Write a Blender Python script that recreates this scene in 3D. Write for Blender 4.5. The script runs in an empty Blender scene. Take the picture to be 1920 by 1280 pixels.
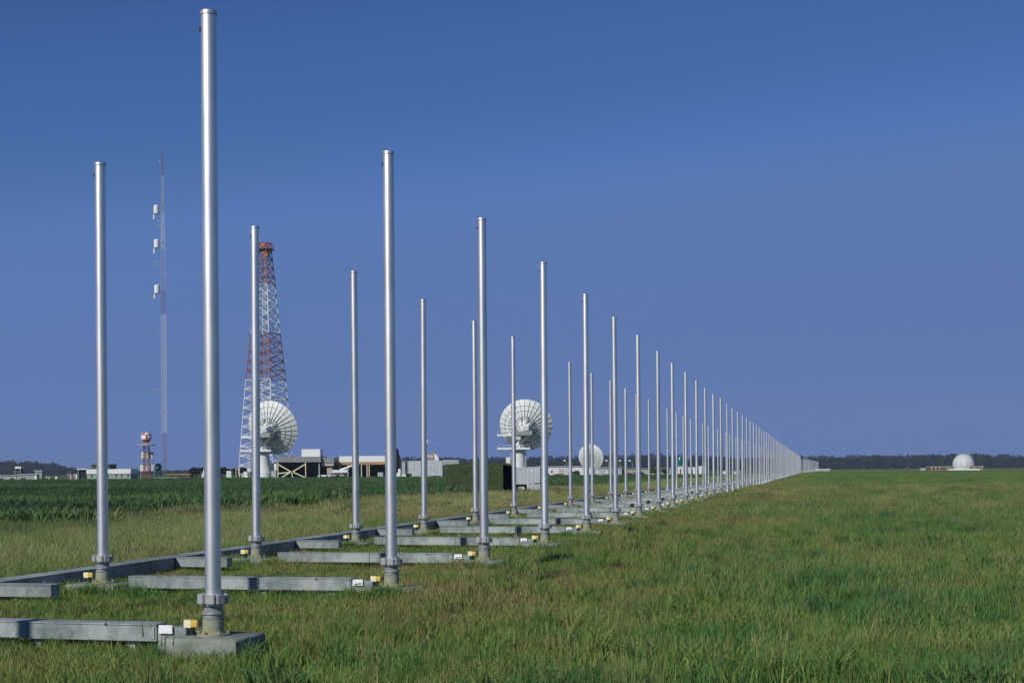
import bpy, bmesh, math, random
import numpy as np
from mathutils import Vector, Matrix, noise

R = math.radians
rnd = random.Random(11)
scene = bpy.context.scene
COL = scene.collection

# ------------------------------------------------------------------ camera
F = 2666.7                     # focal length in pixels of the 1920 wide photograph (50 mm on 36 mm)
EYE = 1.72
ROLL = 0.0079
HY = 882.4                     # horizon row at the middle of the frame
HT = 4.4                       # mast top above the eye


def hor(px):
    return HY - ROLL * (px - 960)


def gx(px, z):                 # sideways metres of a pixel column at distance z
    return (px - 960) / F * z


def gz(px, py, z):             # height above ground of a pixel at distance z
    return EYE + (hor(px) - py) / F * z


cam = bpy.data.cameras.new('camera')
cam.lens = 50
cam.sensor_width = 36
cam.shift_y = (HY - 640) / 1920
cam.clip_start = 0.1
cam.clip_end = 9000
camo = bpy.data.objects.new('camera', cam)
COL.objects.link(camo)
camo.location = (0, 0, EYE)
camo.rotation_euler = (R(90), ROLL, 0)
scene.camera = camo

# ------------------------------------------------------------------ light
SUN_EL, SUN_AZ = R(34), R(215.7)      # azimuth clockwise from +Y: behind the camera, to the left
sd = bpy.data.lights.new('sun', 'SUN')
sd.energy = 3.6
sd.angle = R(0.5)
sd.color = (1.0, 0.95, 0.87)
so = bpy.data.objects.new('sun', sd)
COL.objects.link(so)
sv = Vector((math.sin(SUN_AZ) * math.cos(SUN_EL), math.cos(SUN_AZ) * math.cos(SUN_EL), math.sin(SUN_EL)))
so.rotation_euler = sv.to_track_quat('Z', 'Y').to_euler()
so.location = (-60, -60, 80)

SKY_R = [(0, 0), (0.09, 0.028), (0.132, 0.045), (0.156, 0.053), (0.22, 0.093), (0.48, 0.104), (1, 0.115)]
SKY_G = [(0, 0), (0.20, 0.078), (0.261, 0.124), (0.308, 0.143), (0.41, 0.186), (0.70, 0.182), (1, 0.19)]
SKY_B = [(0, 0), (0.40, 0.25), (0.499, 0.360), (0.585, 0.395), (0.66, 0.462), (0.76, 0.425), (1, 0.43)]
w = bpy.data.worlds.new('World')
scene.world = w
w.use_nodes = True
nt = w.node_tree
nt.nodes.clear()
o_ = nt.nodes.new('ShaderNodeOutputWorld')
bg = nt.nodes.new('ShaderNodeBackground')
sky = nt.nodes.new('ShaderNodeTexSky')
sky.sky_type = 'NISHITA'
sky.sun_disc = False
sky.sun_elevation = SUN_EL
sky.sun_rotation = SUN_AZ
sky.altitude = 0
sky.air_density = 1.0
sky.dust_density = 0.0
sky.ozone_density = 6.0


def wmul(f):
    n = nt.nodes.new('ShaderNodeMix')
    n.data_type = 'RGBA'
    n.blend_type = 'MULTIPLY'
    n.clamp_result = False
    n.inputs[0].default_value = 1.0
    n.inputs[7].default_value = (f, f, f, 1)
    return n


# slide-film response of the deep blue sky: the pale rim near the horizon is held back
down, up = wmul(0.1), wmul(10.0)
cv = nt.nodes.new('ShaderNodeRGBCurve')
for c_, pts in enumerate((SKY_R, SKY_G, SKY_B)):
    cu = cv.mapping.curves[c_]
    while len(cu.points) < len(pts):
        cu.points.new(0.5, 0.5)
    for p_, q_ in zip(cu.points, pts):
        p_.location = q_
        p_.handle_type = 'AUTO_CLAMPED'
cv.mapping.update()
nt.links.new(sky.outputs[0], down.inputs[6])
nt.links.new(down.outputs[2], cv.inputs['Color'])
nt.links.new(cv.outputs[0], up.inputs[6])
nt.links.new(up.outputs[2], bg.inputs[0])
bg.inputs[1].default_value = 0.1
nt.links.new(bg.outputs[0], o_.inputs[0])

vs = scene.view_settings
vs.view_transform = 'Standard'
vs.look = 'None'
vs.exposure = 0
vs.gamma = 1
vs.use_curve_mapping = False
scene.cycles.use_denoising = True
scene.cycles.max_bounces = 6
scene.cycles.transparent_max_bounces = 8
scene.cycles.volume_bounces = 0


# ------------------------------------------------------------------ materials
def nodes_of(name):
    m = bpy.data.materials.new(name)
    m.use_nodes = True
    return m, m.node_tree, m.node_tree.nodes['Principled BSDF']


def mat(name, col, rough=0.6, metal=0.0, spec=0.3, var=0.12, scale=3.0, bump=0.0, col2=None, stretch=(1, 1, 1)):
    """principled surface whose colour drifts with a noise, from col to col2 (or a darker col)"""
    m, t, b = nodes_of(name)
    c2 = col2 or tuple(c * (1 - var * 2) for c in col)
    tc = t.nodes.new('ShaderNodeTexCoord')
    mp = t.nodes.new('ShaderNodeMapping')
    mp.inputs[3].default_value = stretch
    n = t.nodes.new('ShaderNodeTexNoise')
    n.inputs['Scale'].default_value = scale
    n.inputs['Detail'].default_value = 6
    n.inputs['Roughness'].default_value = 0.65
    rp = t.nodes.new('ShaderNodeValToRGB')
    rp.color_ramp.elements[0].position = 0.34
    rp.color_ramp.elements[0].color = (*c2, 1)
    rp.color_ramp.elements[1].position = 0.64
    rp.color_ramp.elements[1].color = (*col, 1)
    t.links.new(tc.outputs['Object'], mp.inputs[0])
    t.links.new(mp.outputs[0], n.inputs['Vector'])
    t.links.new(n.outputs[0], rp.inputs[0])
    t.links.new(rp.outputs[0], b.inputs['Base Color'])
    b.inputs['Roughness'].default_value = rough
    b.inputs['Metallic'].default_value = metal
    b.inputs['Specular IOR Level'].default_value = spec
    if bump:
        bp = t.nodes.new('ShaderNodeBump')
        bp.inputs['Strength'].default_value = bump
        bp.inputs['Distance'].default_value = 0.02
        t.links.new(n.outputs[0], bp.inputs['Height'])
        t.links.new(bp.outputs[0], b.inputs['Normal'])
    return m


M = {}
def tube_material():
    m, t, b = nodes_of('brushed aluminium tube')
    tc = t.nodes.new('ShaderNodeTexCoord')
    oi = t.nodes.new('ShaderNodeObjectInfo')
    off = t.nodes.new('ShaderNodeVectorMath')
    off.operation = 'ADD'
    t.links.new(tc.outputs['Object'], off.inputs[0])
    t.links.new(oi.outputs['Random'], off.inputs[1])

    def nz(st, sc):
        mp = t.nodes.new('ShaderNodeMapping')
        mp.inputs[3].default_value = st
        n = t.nodes.new('ShaderNodeTexNoise')
        n.inputs['Scale'].default_value = sc
        n.inputs['Detail'].default_value = 6
        n.inputs['Roughness'].default_value = 0.65
        t.links.new(off.outputs[0], mp.inputs[0])
        t.links.new(mp.outputs[0], n.inputs['Vector'])
        return n.outputs[0]
    streak = nz((22, 22, 0.5), 2.0)
    blot = nz((3, 3, 1.0), 1.6)
    rp = t.nodes.new('ShaderNodeValToRGB')
    rp.color_ramp.elements[0].position = 0.3
    rp.color_ramp.elements[0].color = (0.70, 0.71, 0.73, 1)
    rp.color_ramp.elements[1].position = 0.66
    rp.color_ramp.elements[1].color = (0.88, 0.88, 0.88, 1)
    t.links.new(blot, rp.inputs[0])
    mr = t.nodes.new('ShaderNodeMapRange')
    mr.inputs[1].default_value = 0.25
    mr.inputs[2].default_value = 0.75
    mr.inputs[3].default_value = 0.40
    mr.inputs[4].default_value = 0.55
    t.links.new(streak, mr.inputs[0])
    hs = t.nodes.new('ShaderNodeHueSaturation')
    hv_ = t.nodes.new('ShaderNodeMapRange')
    hv_.inputs[3].default_value = 0.90
    hv_.inputs[4].default_value = 1.06
    t.links.new(oi.outputs['Random'], hv_.inputs[0])
    t.links.new(hv_.outputs[0], hs.inputs['Value'])
    t.links.new(rp.outputs[0], hs.inputs['Color'])
    t.links.new(hs.outputs[0], b.inputs['Base Color'])
    t.links.new(mr.outputs[0], b.inputs['Roughness'])
    b.inputs['Metallic'].default_value = 0.95
    return m


M['tube'] = tube_material()
M['cap'] = mat('aluminium cap', (0.60, 0.61, 0.63), 0.45, 0.7, 0.5, 0.1, 8)
M['cast'] = mat('cast grey metal', (0.46, 0.48, 0.48), 0.55, 0.25, 0.4, 0.12, 14, 0.2)
M['insul'] = mat('grey insulator', (0.27, 0.30, 0.29), 0.5, 0.1, 0.4, 0.12, 12, 0.1)
M['pedestal'] = mat('stained pedestal', (0.27, 0.34, 0.29), 0.75, 0.0, 0.3, 0.1, 11, 0.3, col2=(0.30, 0.24, 0.09))
M['concrete'] = mat('weathered concrete', (0.27, 0.30, 0.27), 0.92, 0, 0.2, 0.1, 5, 0.6, col2=(0.15, 0.18, 0.14))
M['yellow'] = mat('yellow enamel', (0.72, 0.53, 0.10), 0.45, 0, 0.4, 0.1, 20, col2=(0.55, 0.36, 0.08))
M['yellow_pale'] = mat('pale yellow tape', (0.84, 0.80, 0.52), 0.5, 0, 0.4, 0.1, 20)
M['white'] = mat('white paint', (0.80, 0.81, 0.80), 0.5, 0, 0.35, 0.05, 1.2)
M['tag'] = mat('white tag plate', (0.86, 0.86, 0.86), 0.4, 0, 0.4, 0.03, 12)
M['ink'] = mat('dark ink', (0.05, 0.05, 0.06), 0.6)
M['black'] = mat('black rubber', (0.025, 0.027, 0.03), 0.7)
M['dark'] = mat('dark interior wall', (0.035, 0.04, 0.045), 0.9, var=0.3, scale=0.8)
M['dish'] = mat('white dish enamel', (0.73, 0.76, 0.745), 0.5, 0, 0.35, 0.03, 0.5, col2=(0.66, 0.69, 0.67))
M['radome'] = mat('greyed white radome skin', (0.60, 0.63, 0.64), 0.55, 0, 0.3, 0.05, 0.3)
M['seam'] = mat('grey dish seam', (0.34, 0.38, 0.38), 0.7, 0, 0.3, 0.1, 1)
M['dishgrey'] = mat('greyed dish frame', (0.42, 0.46, 0.45), 0.6, 0, 0.3, 0.15, 1)
M['red'] = mat('faded aviation red', (0.33, 0.105, 0.070), 0.7, 0, 0.25, 0.2, 0.7, col2=(0.24, 0.085, 0.065))
M['redball'] = mat('red ball paint', (0.42, 0.06, 0.035), 0.5, 0, 0.35, 0.1, 0.7)
M['towerwhite'] = mat('tower white', (0.72, 0.74, 0.76), 0.6, 0, 0.3, 0.08, 0.6)
M['towergrey'] = mat('tower grey', (0.45, 0.48, 0.52), 0.6, 0.2, 0.3, 0.1, 0.6)
M['tower_mauve'] = mat('faded mauve tower paint', (0.30, 0.20, 0.22), 0.7, 0, 0.25, 0.2, 0.7)
M['greywall'] = mat('grey roof fascia', (0.27, 0.28, 0.28), 0.85, 0, 0.2, 0.12, 0.6, col2=(0.21, 0.21, 0.20))
M['beige'] = mat('beige wall', (0.46, 0.44, 0.38), 0.85, 0, 0.2, 0.1, 0.6)
M['tan'] = mat('tan timber', (0.48, 0.30, 0.14), 0.8, 0, 0.2, 0.15, 0.8)
M['teal'] = mat('teal gloss paint', (0.006, 0.13, 0.13), 0.25, 0, 0.6, 0.15, 0.6)
M['brick'] = mat('red brown brick', (0.27, 0.12, 0.08), 0.9, 0, 0.2, 0.2, 1.5)
M['glass'] = mat('dark window glass', (0.03, 0.04, 0.05), 0.15, 0, 0.6, 0.1, 1)
M['olive'] = mat('olive hut paint', (0.10, 0.12, 0.09), 0.85, 0, 0.2, 0.2, 0.6)
M['palegreen'] = mat('pale green wall', (0.33, 0.40, 0.36), 0.85, 0, 0.2, 0.12, 0.4)
M['lampgreen'] = mat('grey green lamp post', (0.24, 0.34, 0.31), 0.6, 0.2, 0.3, 0.1, 1)
M['orange'] = mat('pale orange paint', (0.66, 0.34, 0.16), 0.6, 0, 0.3, 0.1, 1)
M['bark'] = mat('bark', (0.09, 0.065, 0.045), 0.95, 0, 0.1, 0.2, 4, 0.5)


def corrugated(name, col, pitch):
    m, t, b = nodes_of(name)
    tc = t.nodes.new('ShaderNodeTexCoord')
    wv = t.nodes.new('ShaderNodeTexWave')
    wv.bands_direction = 'X'
    wv.inputs['Scale'].default_value = 0.314 / pitch
    wv.inputs['Distortion'].default_value = 0.0
    n = t.nodes.new('ShaderNodeTexNoise')
    n.inputs['Scale'].default_value = 0.7
    n.inputs['Detail'].default_value = 5
    rp = t.nodes.new('ShaderNodeValToRGB')
    rp.color_ramp.elements[0].position = 0.3
    rp.color_ramp.elements[0].color = (*[c * 0.8 for c in col], 1)
    rp.color_ramp.elements[1].position = 0.65
    rp.color_ramp.elements[1].color = (*col, 1)
    bp = t.nodes.new('ShaderNodeBump')
    bp.inputs['Strength'].default_value = 0.3
    bp.inputs['Distance'].default_value = pitch * 0.12
    t.links.new(tc.outputs['Object'], wv.inputs[0])
    t.links.new(tc.outputs['Object'], n.inputs[0])
    t.links.new(wv.outputs[1], bp.inputs['Height'])
    t.links.new(n.outputs[0], rp.inputs[0])
    t.links.new(rp.outputs[0], b.inputs['Base Color'])
    t.links.new(bp.outputs[0], b.inputs['Normal'])
    b.inputs['Roughness'].default_value = 0.6
    b.inputs['Metallic'].default_value = 0.15
    return m


M['corr'] = corrugated('pale blue grey sheet', (0.50, 0.54, 0.58), 1.1)
M['corr_small'] = corrugated('grey shelter sheet', (0.46, 0.50, 0.54), 0.30)


def trough_material():
    m, t, b = nodes_of('galvanised trough')
    tc = t.nodes.new('ShaderNodeTexCoord')
    n = t.nodes.new('ShaderNodeTexNoise')
    n.inputs['Scale'].default_value = 6
    n.inputs['Detail'].default_value = 8
    n.inputs['Roughness'].default_value = 0.7
    n2 = t.nodes.new('ShaderNodeTexNoise')
    n2.inputs['Scale'].default_value = 1.1
    n2.inputs['Detail'].default_value = 3
    v = t.nodes.new('ShaderNodeTexVoronoi')
    v.inputs['Scale'].default_value = 4.0
    r1 = t.nodes.new('ShaderNodeValToRGB')
    r1.color_ramp.elements[0].position = 0.40
    r1.color_ramp.elements[0].color = (0.13, 0.17, 0.165, 1)
    r1.color_ramp.elements[1].position = 0.60
    r1.color_ramp.elements[1].color = (0.37, 0.425, 0.41, 1)
    add = t.nodes.new('ShaderNodeMath')
    add.operation = 'ADD'
    mul = t.nodes.new('ShaderNodeMath')
    mul.operation = 'MULTIPLY'
    mul.inputs[1].default_value = 0.5
    less = t.nodes.new('ShaderNodeMath')
    less.operation = 'LESS_THAN'
    less.inputs[1].default_value = 0.075
    mx = t.nodes.new('ShaderNodeMix')
    mx.data_type = 'RGBA'
    mx.inputs[7].default_value = (0.05, 0.055, 0.06, 1)
    t.links.new(tc.outputs['Object'], n.inputs[0])
    t.links.new(tc.outputs['Object'], n2.inputs[0])
    t.links.new(tc.outputs['Object'], v.inputs[0])
    t.links.new(n.outputs[0], add.inputs[0])
    t.links.new(n2.outputs[0], add.inputs[1])
    t.links.new(add.outputs[0], mul.inputs[0])
    t.links.new(mul.outputs[0], r1.inputs[0])
    t.links.new(v.outputs['Distance'], less.inputs[0])
    t.links.new(less.outputs[0], mx.inputs[0])
    t.links.new(r1.outputs[0], mx.inputs[6])
    t.links.new(mx.outputs[2], b.inputs['Base Color'])
    b.inputs['Roughness'].default_value = 0.6
    b.inputs['Metallic'].default_value = 0.1
    return m


M['trough'] = trough_material()


# --- vegetation colour: one function of the place, shared by the ground and everything that grows on it
TAN_ROW = 0.2141                     # direction of the mast rows in plan
RN = math.hypot(1, TAN_ROW)
REAR_X0 = -2.40 * HT                 # sideways offset of the rear row at y = 0


def row_side(x, y):                  # metres to the right of the rear row
    return (x - TAN_ROW * y - REAR_X0) / RN


def meadow_group():
    g = bpy.data.node_groups.new('meadow colour', 'ShaderNodeTree')
    g.interface.new_socket('Tone', in_out='INPUT', socket_type='NodeSocketFloat')
    g.interface.new_socket('Color', in_out='OUTPUT', socket_type='NodeSocketColor')
    gi = g.nodes.new('NodeGroupInput')
    go = g.nodes.new('NodeGroupOutput')
    geo = g.nodes.new('ShaderNodeNewGeometry')
    sep = g.nodes.new('ShaderNodeSeparateXYZ')
    flat = g.nodes.new('ShaderNodeCombineXYZ')
    g.links.new(geo.outputs['Position'], sep.inputs[0])
    g.links.new(sep.outputs[0], flat.inputs[0])
    g.links.new(sep.outputs[1], flat.inputs[1])

    def nz(scale, det, off):
        mp = g.nodes.new('ShaderNodeMapping')
        mp.inputs[1].default_value = off
        n = g.nodes.new('ShaderNodeTexNoise')
        n.inputs['Scale'].default_value = scale
        n.inputs['Detail'].default_value = det
        n.inputs['Roughness'].default_value = 0.6
        g.links.new(flat.outputs[0], mp.inputs[0])
        g.links.new(mp.outputs[0], n.inputs['Vector'])
        return n.outputs[0]

    def math_(op, a, b_):
        n = g.nodes.new('ShaderNodeMath')
        n.operation = op
        for k, v in enumerate((a, b_)):
            if isinstance(v, (int, float)):
                n.inputs[k].default_value = v
            else:
                g.links.new(v, n.inputs[k])
        return n.outputs[0]

    def ramp(v, stops):
        n = g.nodes.new('ShaderNodeValToRGB')
        cr = n.color_ramp
        while len(cr.elements) < len(stops):
            cr.elements.new(0.5)
        for e, (p, c) in zip(cr.elements, stops):
            e.position = p
            e.color = (*c, 1)
        g.links.new(v, n.inputs[0])
        return n.outputs[0]

    def mixc(f, a, b_):
        n = g.nodes.new('ShaderNodeMix')
        n.data_type = 'RGBA'
        if isinstance(f, (int, float)):
            n.inputs[0].default_value = f
        else:
            g.links.new(f, n.inputs[0])
        g.links.new(a, n.inputs[6])
        g.links.new(b_, n.inputs[7])
        return n.outputs[2]

    def smooth(v, lo, hi):
        n = g.nodes.new('ShaderNodeMapRange')
        n.interpolation_type = 'SMOOTHSTEP'
        n.inputs[1].default_value = lo
        n.inputs[2].default_value = hi
        g.links.new(v, n.inputs[0])
        return n.outputs[0]

    big = nz(0.11, 3, (3.1, 7.7, 0))
    mid = nz(0.55, 4, (11.0, 2.0, 0))
    fine = nz(3.0, 3, (0, 5.0, 0))
    # 0 lush ... 1 dry
    v = math_('ADD', math_('MULTIPLY', big, 1.25), math_('MULTIPLY', mid, 0.95))
    v = math_('ADD', v, math_('MULTIPLY', fine, 0.2))
    v = math_('ADD', math_('SUBTRACT', v, 0.72), math_('MULTIPLY', math_('SUBTRACT', gi.outputs[0], 0.5), 0.62))
    # side of the rear row: pale meadow behind the masts, dark crop beyond
    s = math_('DIVIDE', math_('SUBTRACT', math_('SUBTRACT', sep.outputs[0], math_('MULTIPLY', sep.outputs[1], TAN_ROW)), REAR_X0), RN)
    wob = math_('MULTIPLY', math_('SUBTRACT', nz(0.09, 2, (40, 1, 0)), 0.5), 9.0)
    s2 = math_('ADD', s, wob)
    strip = math_('MULTIPLY', smooth(s2, 13.0, 6.0), 0.17)
    v = math_('ADD', v, math_('SUBTRACT', strip, 0.105))
    col = ramp(v, [(0.18, C_LUSH2), (0.34, C_LUSH), (0.50, C_GRASS), (0.62, C_YEL), (0.74, C_DRY), (0.90, C_BROWN)])
    pale = ramp(v, [(0.2, C_GRASS), (0.45, C_PALE), (0.65, C_PALE2), (0.88, C_DRY)])
    col = mixc(smooth(s2, -0.5, -4.0), col, pale)
    bm_ = g.nodes.new('ShaderNodeMapping')
    bm_.inputs[3].default_value = (0.018, 0.10, 1)
    bn_ = g.nodes.new('ShaderNodeTexNoise')
    bn_.inputs['Scale'].default_value = 1.0
    bn_.inputs['Detail'].default_value = 3
    g.links.new(flat.outputs[0], bm_.inputs[0])
    g.links.new(bm_.outputs[0], bn_.inputs['Vector'])
    vb = math_('ADD', math_('MULTIPLY', v, 0.5), math_('SUBTRACT', math_('MULTIPLY', bn_.outputs[0], 2.0), 0.75))
    dark = ramp(vb, [(0.15, C_CROP2), (0.5, C_CROP), (0.85, C_CROP3)])
    col = mixc(smooth(s2, -9.0, -15.0), col, dark)
    g.links.new(col, go.inputs[0])
    return g


C_LUSH2 = (0.072, 0.190, 0.064)
C_LUSH = (0.122, 0.262, 0.060)
C_GRASS = (0.200, 0.290, 0.070)
C_YEL = (0.280, 0.310, 0.088)
C_DRY = (0.310, 0.275, 0.120)
C_BROWN = (0.240, 0.180, 0.115)
C_PALE = (0.265, 0.385, 0.128)
C_PALE2 = (0.345, 0.410, 0.170)
C_CROP = (0.085, 0.180, 0.062)
C_CROP2 = (0.045, 0.105, 0.045)
C_CROP3 = (0.140, 0.230, 0.080)
MG = meadow_group()


def blade_material(name, hue=None, mixf=0.0, translucent=0.3):
    m = bpy.data.materials.new(name)
    m.use_nodes = True
    t = m.node_tree
    t.nodes.clear()
    out = t.nodes.new('ShaderNodeOutputMaterial')
    g = t.nodes.new('ShaderNodeGroup')
    g.node_tree = MG
    at = t.nodes.new('ShaderNodeAttribute')
    at.attribute_name = 'tone'
    oi = t.nodes.new('ShaderNodeObjectInfo')
    ad = t.nodes.new('ShaderNodeMath')
    ad.operation = 'ADD'
    mu = t.nodes.new('ShaderNodeMath')
    mu.operation = 'MULTIPLY'
    mu.inputs[1].default_value = 0.5
    t.links.new(at.outputs['Fac'], ad.inputs[0])
    t.links.new(oi.outputs['Random'], ad.inputs[1])
    t.links.new(ad.outputs[0], mu.inputs[0])
    t.links.new(mu.outputs[0], g.inputs[0])
    c = g.outputs[0]
    if hue:
        mx = t.nodes.new('ShaderNodeMix')
        mx.data_type = 'RGBA'
        mx.inputs[0].default_value = mixf
        mx.inputs[7].default_value = (*hue, 1)
        t.links.new(c, mx.inputs[6])
        c = mx.outputs[2]
    b = t.nodes.new('ShaderNodeBsdfPrincipled')
    b.inputs['Roughness'].default_value = 0.6
    b.inputs['Specular IOR Level'].default_value = 0.25
    tr = t.nodes.new('ShaderNodeBsdfTranslucent')
    ms = t.nodes.new('ShaderNodeMixShader')
    ms.inputs[0].default_value = translucent
    t.links.new(c, b.inputs['Base Color'])
    t.links.new(c, tr.inputs[0])
    t.links.new(b.outputs[0], ms.inputs[1])
    t.links.new(tr.outputs[0], ms.inputs[2])
    t.links.new(ms.outputs[0], out.inputs[0])
    return m


M['blade'] = blade_material('grass blades')
M['straw'] = blade_material('dry grass stalks', (0.30, 0.26, 0.12), 0.55)
M['weed'] = blade_material('broad weed leaves', (0.05, 0.11, 0.04), 0.6)


def ground_material():
    m, t, b = nodes_of('meadow ground')
    g = t.nodes.new('ShaderNodeGroup')
    g.node_tree = MG
    tc = t.nodes.new('ShaderNodeTexCoord')
    n = t.nodes.new('ShaderNodeTexNoise')
    n.inputs['Scale'].default_value = 1.7
    n.inputs['Detail'].default_value = 8
    n.inputs['Roughness'].default_value = 0.75
    t.links.new(tc.outputs['Object'], n.inputs[0])
    t.links.new(n.outputs[0], g.inputs[0])
    mx = t.nodes.new('ShaderNodeMix')
    mx.data_type = 'RGBA'
    mx.inputs[0].default_value = 0.35
    mx.inputs[7].default_value = (0.06, 0.055, 0.03, 1)      # thatch and soil between the stems
    t.links.new(g.outputs[0], mx.inputs[6])
    t.links.new(mx.outputs[2], b.inputs['Base Color'])
    bp = t.nodes.new('ShaderNodeBump')
    bp.inputs['Strength'].default_value = 0.8
    bp.inputs['Distance'].default_value = 0.25
    t.links.new(n.outputs[0], bp.inputs['Height'])
    t.links.new(bp.outputs[0], b.inputs['Normal'])
    b.inputs['Roughness'].default_value = 1.0
    b.inputs['Specular IOR Level'].default_value = 0.0
    return m


M['ground'] = ground_material()


def leaf_material(name, c1, c2):
    m, t, b = nodes_of(name)
    geo = t.nodes.new('ShaderNodeNewGeometry')
    n = t.nodes.new('ShaderNodeTexNoise')
    n.inputs['Scale'].default_value = 0.08
    n.inputs['Detail'].default_value = 6
    at = t.nodes.new('ShaderNodeAttribute')
    at.attribute_name = 'tone'
    ad = t.nodes.new('ShaderNodeMath')
    ad.operation = 'ADD'
    mu = t.nodes.new('ShaderNodeMath')
    mu.operation = 'MULTIPLY'
    mu.inputs[1].default_value = 0.5
    rp = t.nodes.new('ShaderNodeValToRGB')
    rp.color_ramp.elements[0].position = 0.3
    rp.color_ramp.elements[0].color = (*c1, 1)
    rp.color_ramp.elements[1].position = 0.7
    rp.color_ramp.elements[1].color = (*c2, 1)
    t.links.new(geo.outputs['Position'], n.inputs['Vector'])
    t.links.new(n.outputs[0], ad.inputs[0])
    t.links.new(at.outputs['Fac'], ad.inputs[1])
    t.links.new(ad.outputs[0], mu.inputs[0])
    t.links.new(mu.outputs[0], rp.inputs[0])
    t.links.new(rp.outputs[0], b.inputs['Base Color'])
    b.inputs['Roughness'].default_value = 0.8
    b.inputs['Specular IOR Level'].default_value = 0.1
    return m


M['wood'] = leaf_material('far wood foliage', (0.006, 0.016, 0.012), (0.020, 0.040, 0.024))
M['leaf'] = leaf_material('shrub foliage', (0.030, 0.060, 0.020), (0.075, 0.120, 0.035))
M['net'] = leaf_material('camouflage netting', (0.055, 0.080, 0.036), (0.112, 0.150, 0.064))


# ------------------------------------------------------------------ mesh helpers
class MB:
    def __init__(self):
        self.v, self.f, self.tone, self.smooth = [], [], None, []

    def add(self, vs_, fs, sm=False):
        o = len(self.v)
        self.v += [tuple(p) for p in vs_]
        self.f += [tuple(o + i for i in q) for q in fs]
        self.smooth += [sm] * len(fs)
        return self

    def box(self, x0, x1, y0, y1, z0, z1, bev=0.0):
        if bev <= 0:
            p = [(x, y, z) for z in (z0, z1) for y in (y0, y1) for x in (x0, x1)]
            return self.add(p, [(0, 2, 3, 1), (4, 5, 7, 6), (0, 1, 5, 4), (2, 6, 7, 3), (0, 4, 6, 2), (1, 3, 7, 5)])
        bm = bmesh.new()
        bmesh.ops.create_cube(bm, size=1)
        for q in bm.verts:
            q.co = ((x0 + x1) / 2 + q.co.x * (x1 - x0), (y0 + y1) / 2 + q.co.y * (y1 - y0), (z0 + z1) / 2 + q.co.z * (z1 - z0))
        bmesh.ops.bevel(bm, geom=bm.edges[:], offset=bev, segments=2, affect='EDGES')
        bm.verts.index_update()
        self.add([q.co[:] for q in bm.verts], [[q.index for q in f.verts] for f in bm.faces])
        bm.free()
        return self

    def rod(self, a, b, r0, r1=None, n=8, caps=True, sm=True):
        a, b = Vector(a), Vector(b)
        r1 = r0 if r1 is None else r1
        d = (b - a).normalized()
        u = d.orthogonal().normalized()
        q = d.cross(u)
        ring = lambda c, r: [c + (u * math.cos(2 * math.pi * i / n) + q * math.sin(2 * math.pi * i / n)) * r for i in range(n)]
        o = len(self.v)
        self.v += [tuple(p) for p in ring(a, r0) + ring(b, r1)]
        for i in range(n):
            j = (i + 1) % n
            self.f.append((o + i, o + j, o + n + j, o + n + i))
            self.smooth.append(sm and n > 5)
        if caps:
            self.f += [tuple(o + i for i in reversed(range(n))), tuple(o + n + i for i in range(n))]
            self.smooth += [False, False]
        return self

    def lathe(self, prof, n=24, c=(0, 0, 0), sm=True):
        o = len(self.v)
        for r, z in prof:
            for i in range(n):
                a = 2 * math.pi * i / n
                self.v.append((c[0] + r * math.cos(a), c[1] + r * math.sin(a), c[2] + z))
        for k in range(len(prof) - 1):
            for i in range(n):
                j = (i + 1) % n
                self.f.append((o + k * n + i, o + k * n + j, o + (k + 1) * n + j, o + (k + 1) * n + i))
                self.smooth.append(sm)
        self.f += [tuple(o + i for i in reversed(range(n))), tuple(o + (len(prof) - 1) * n + i for i in range(n))]
        self.smooth += [False, False]
        return self

    def xform(self, mtx, start=0):
        for i in range(start, len(self.v)):
            self.v[i] = tuple(mtx @ Vector(self.v[i]))
        return self

    def mesh(self, name, m, split=True):
        me = bpy.data.meshes.new(name)
        me.from_pydata(self.v, [], self.f)
        me.materials.append(m)
        me.polygons.foreach_set('use_smooth', self.smooth)
        if self.tone is not None:
            a = me.attributes.new('tone', 'FLOAT', 'POINT')
            a.data.foreach_set('value', self.tone)
        me.update()
        if any(self.smooth) and split:
            me.set_sharp_from_angle(angle=R(40))
        return me


def obj(name, mb, m, parent=None, label=None):
    me = mb.mesh(name, m) if isinstance(mb, MB) else mb
    o = bpy.data.objects.new(name, me)
    COL.objects.link(o)
    if parent:
        o.parent = parent
    if label:
        o['label'] = label
    return o


def tag(o, label, cat, group=None, kind=None):
    o['label'] = label
    if cat:
        o['category'] = cat
    if group:
        o['group'] = group
    if kind:
        o['kind'] = kind
    return o


def thing(name, label, cat, loc=(0, 0, 0), rz=0.0, group=None):
    o = bpy.data.objects.new(name, None)
    COL.objects.link(o)
    o.location = loc
    o.rotation_euler = (0, 0, rz)
    o.empty_display_size = 0.2
    return tag(o, label, cat, group)


def dup(src, loc, rz, label, group=None, sz=1.0):
    r = src.copy()
    COL.objects.link(r)
    r.location = loc
    r.rotation_euler = (0, 0, rz)
    r.scale = (1, 1, sz)
    if sz != 1.0:
        r.rotation_euler = (rnd.gauss(0, 0.0016), rnd.gauss(0, 0.0016), rz)
    r['label'] = label
    if group:
        r['group'] = group
    for ch in src.children:
        c = ch.copy()
        COL.objects.link(c)
        c.parent = r
        for gch in ch.children:
            d = gch.copy()
            COL.objects.link(d)
            d.parent = c
    return r


_O = ('first second third fourth fifth sixth seventh eighth ninth tenth eleventh twelfth thirteenth fourteenth fifteenth '
      'sixteenth seventeenth eighteenth nineteenth').split()
_T = ['', '', 'twent', 'thirt', 'fort', 'fift']


def nth(n):
    if n < 20:
        return _O[n - 1]
    t_, u = divmod(n, 10)
    return _T[t_] + 'ieth' if u == 0 else _T[t_] + 'y-' + _O[u - 1]


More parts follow.
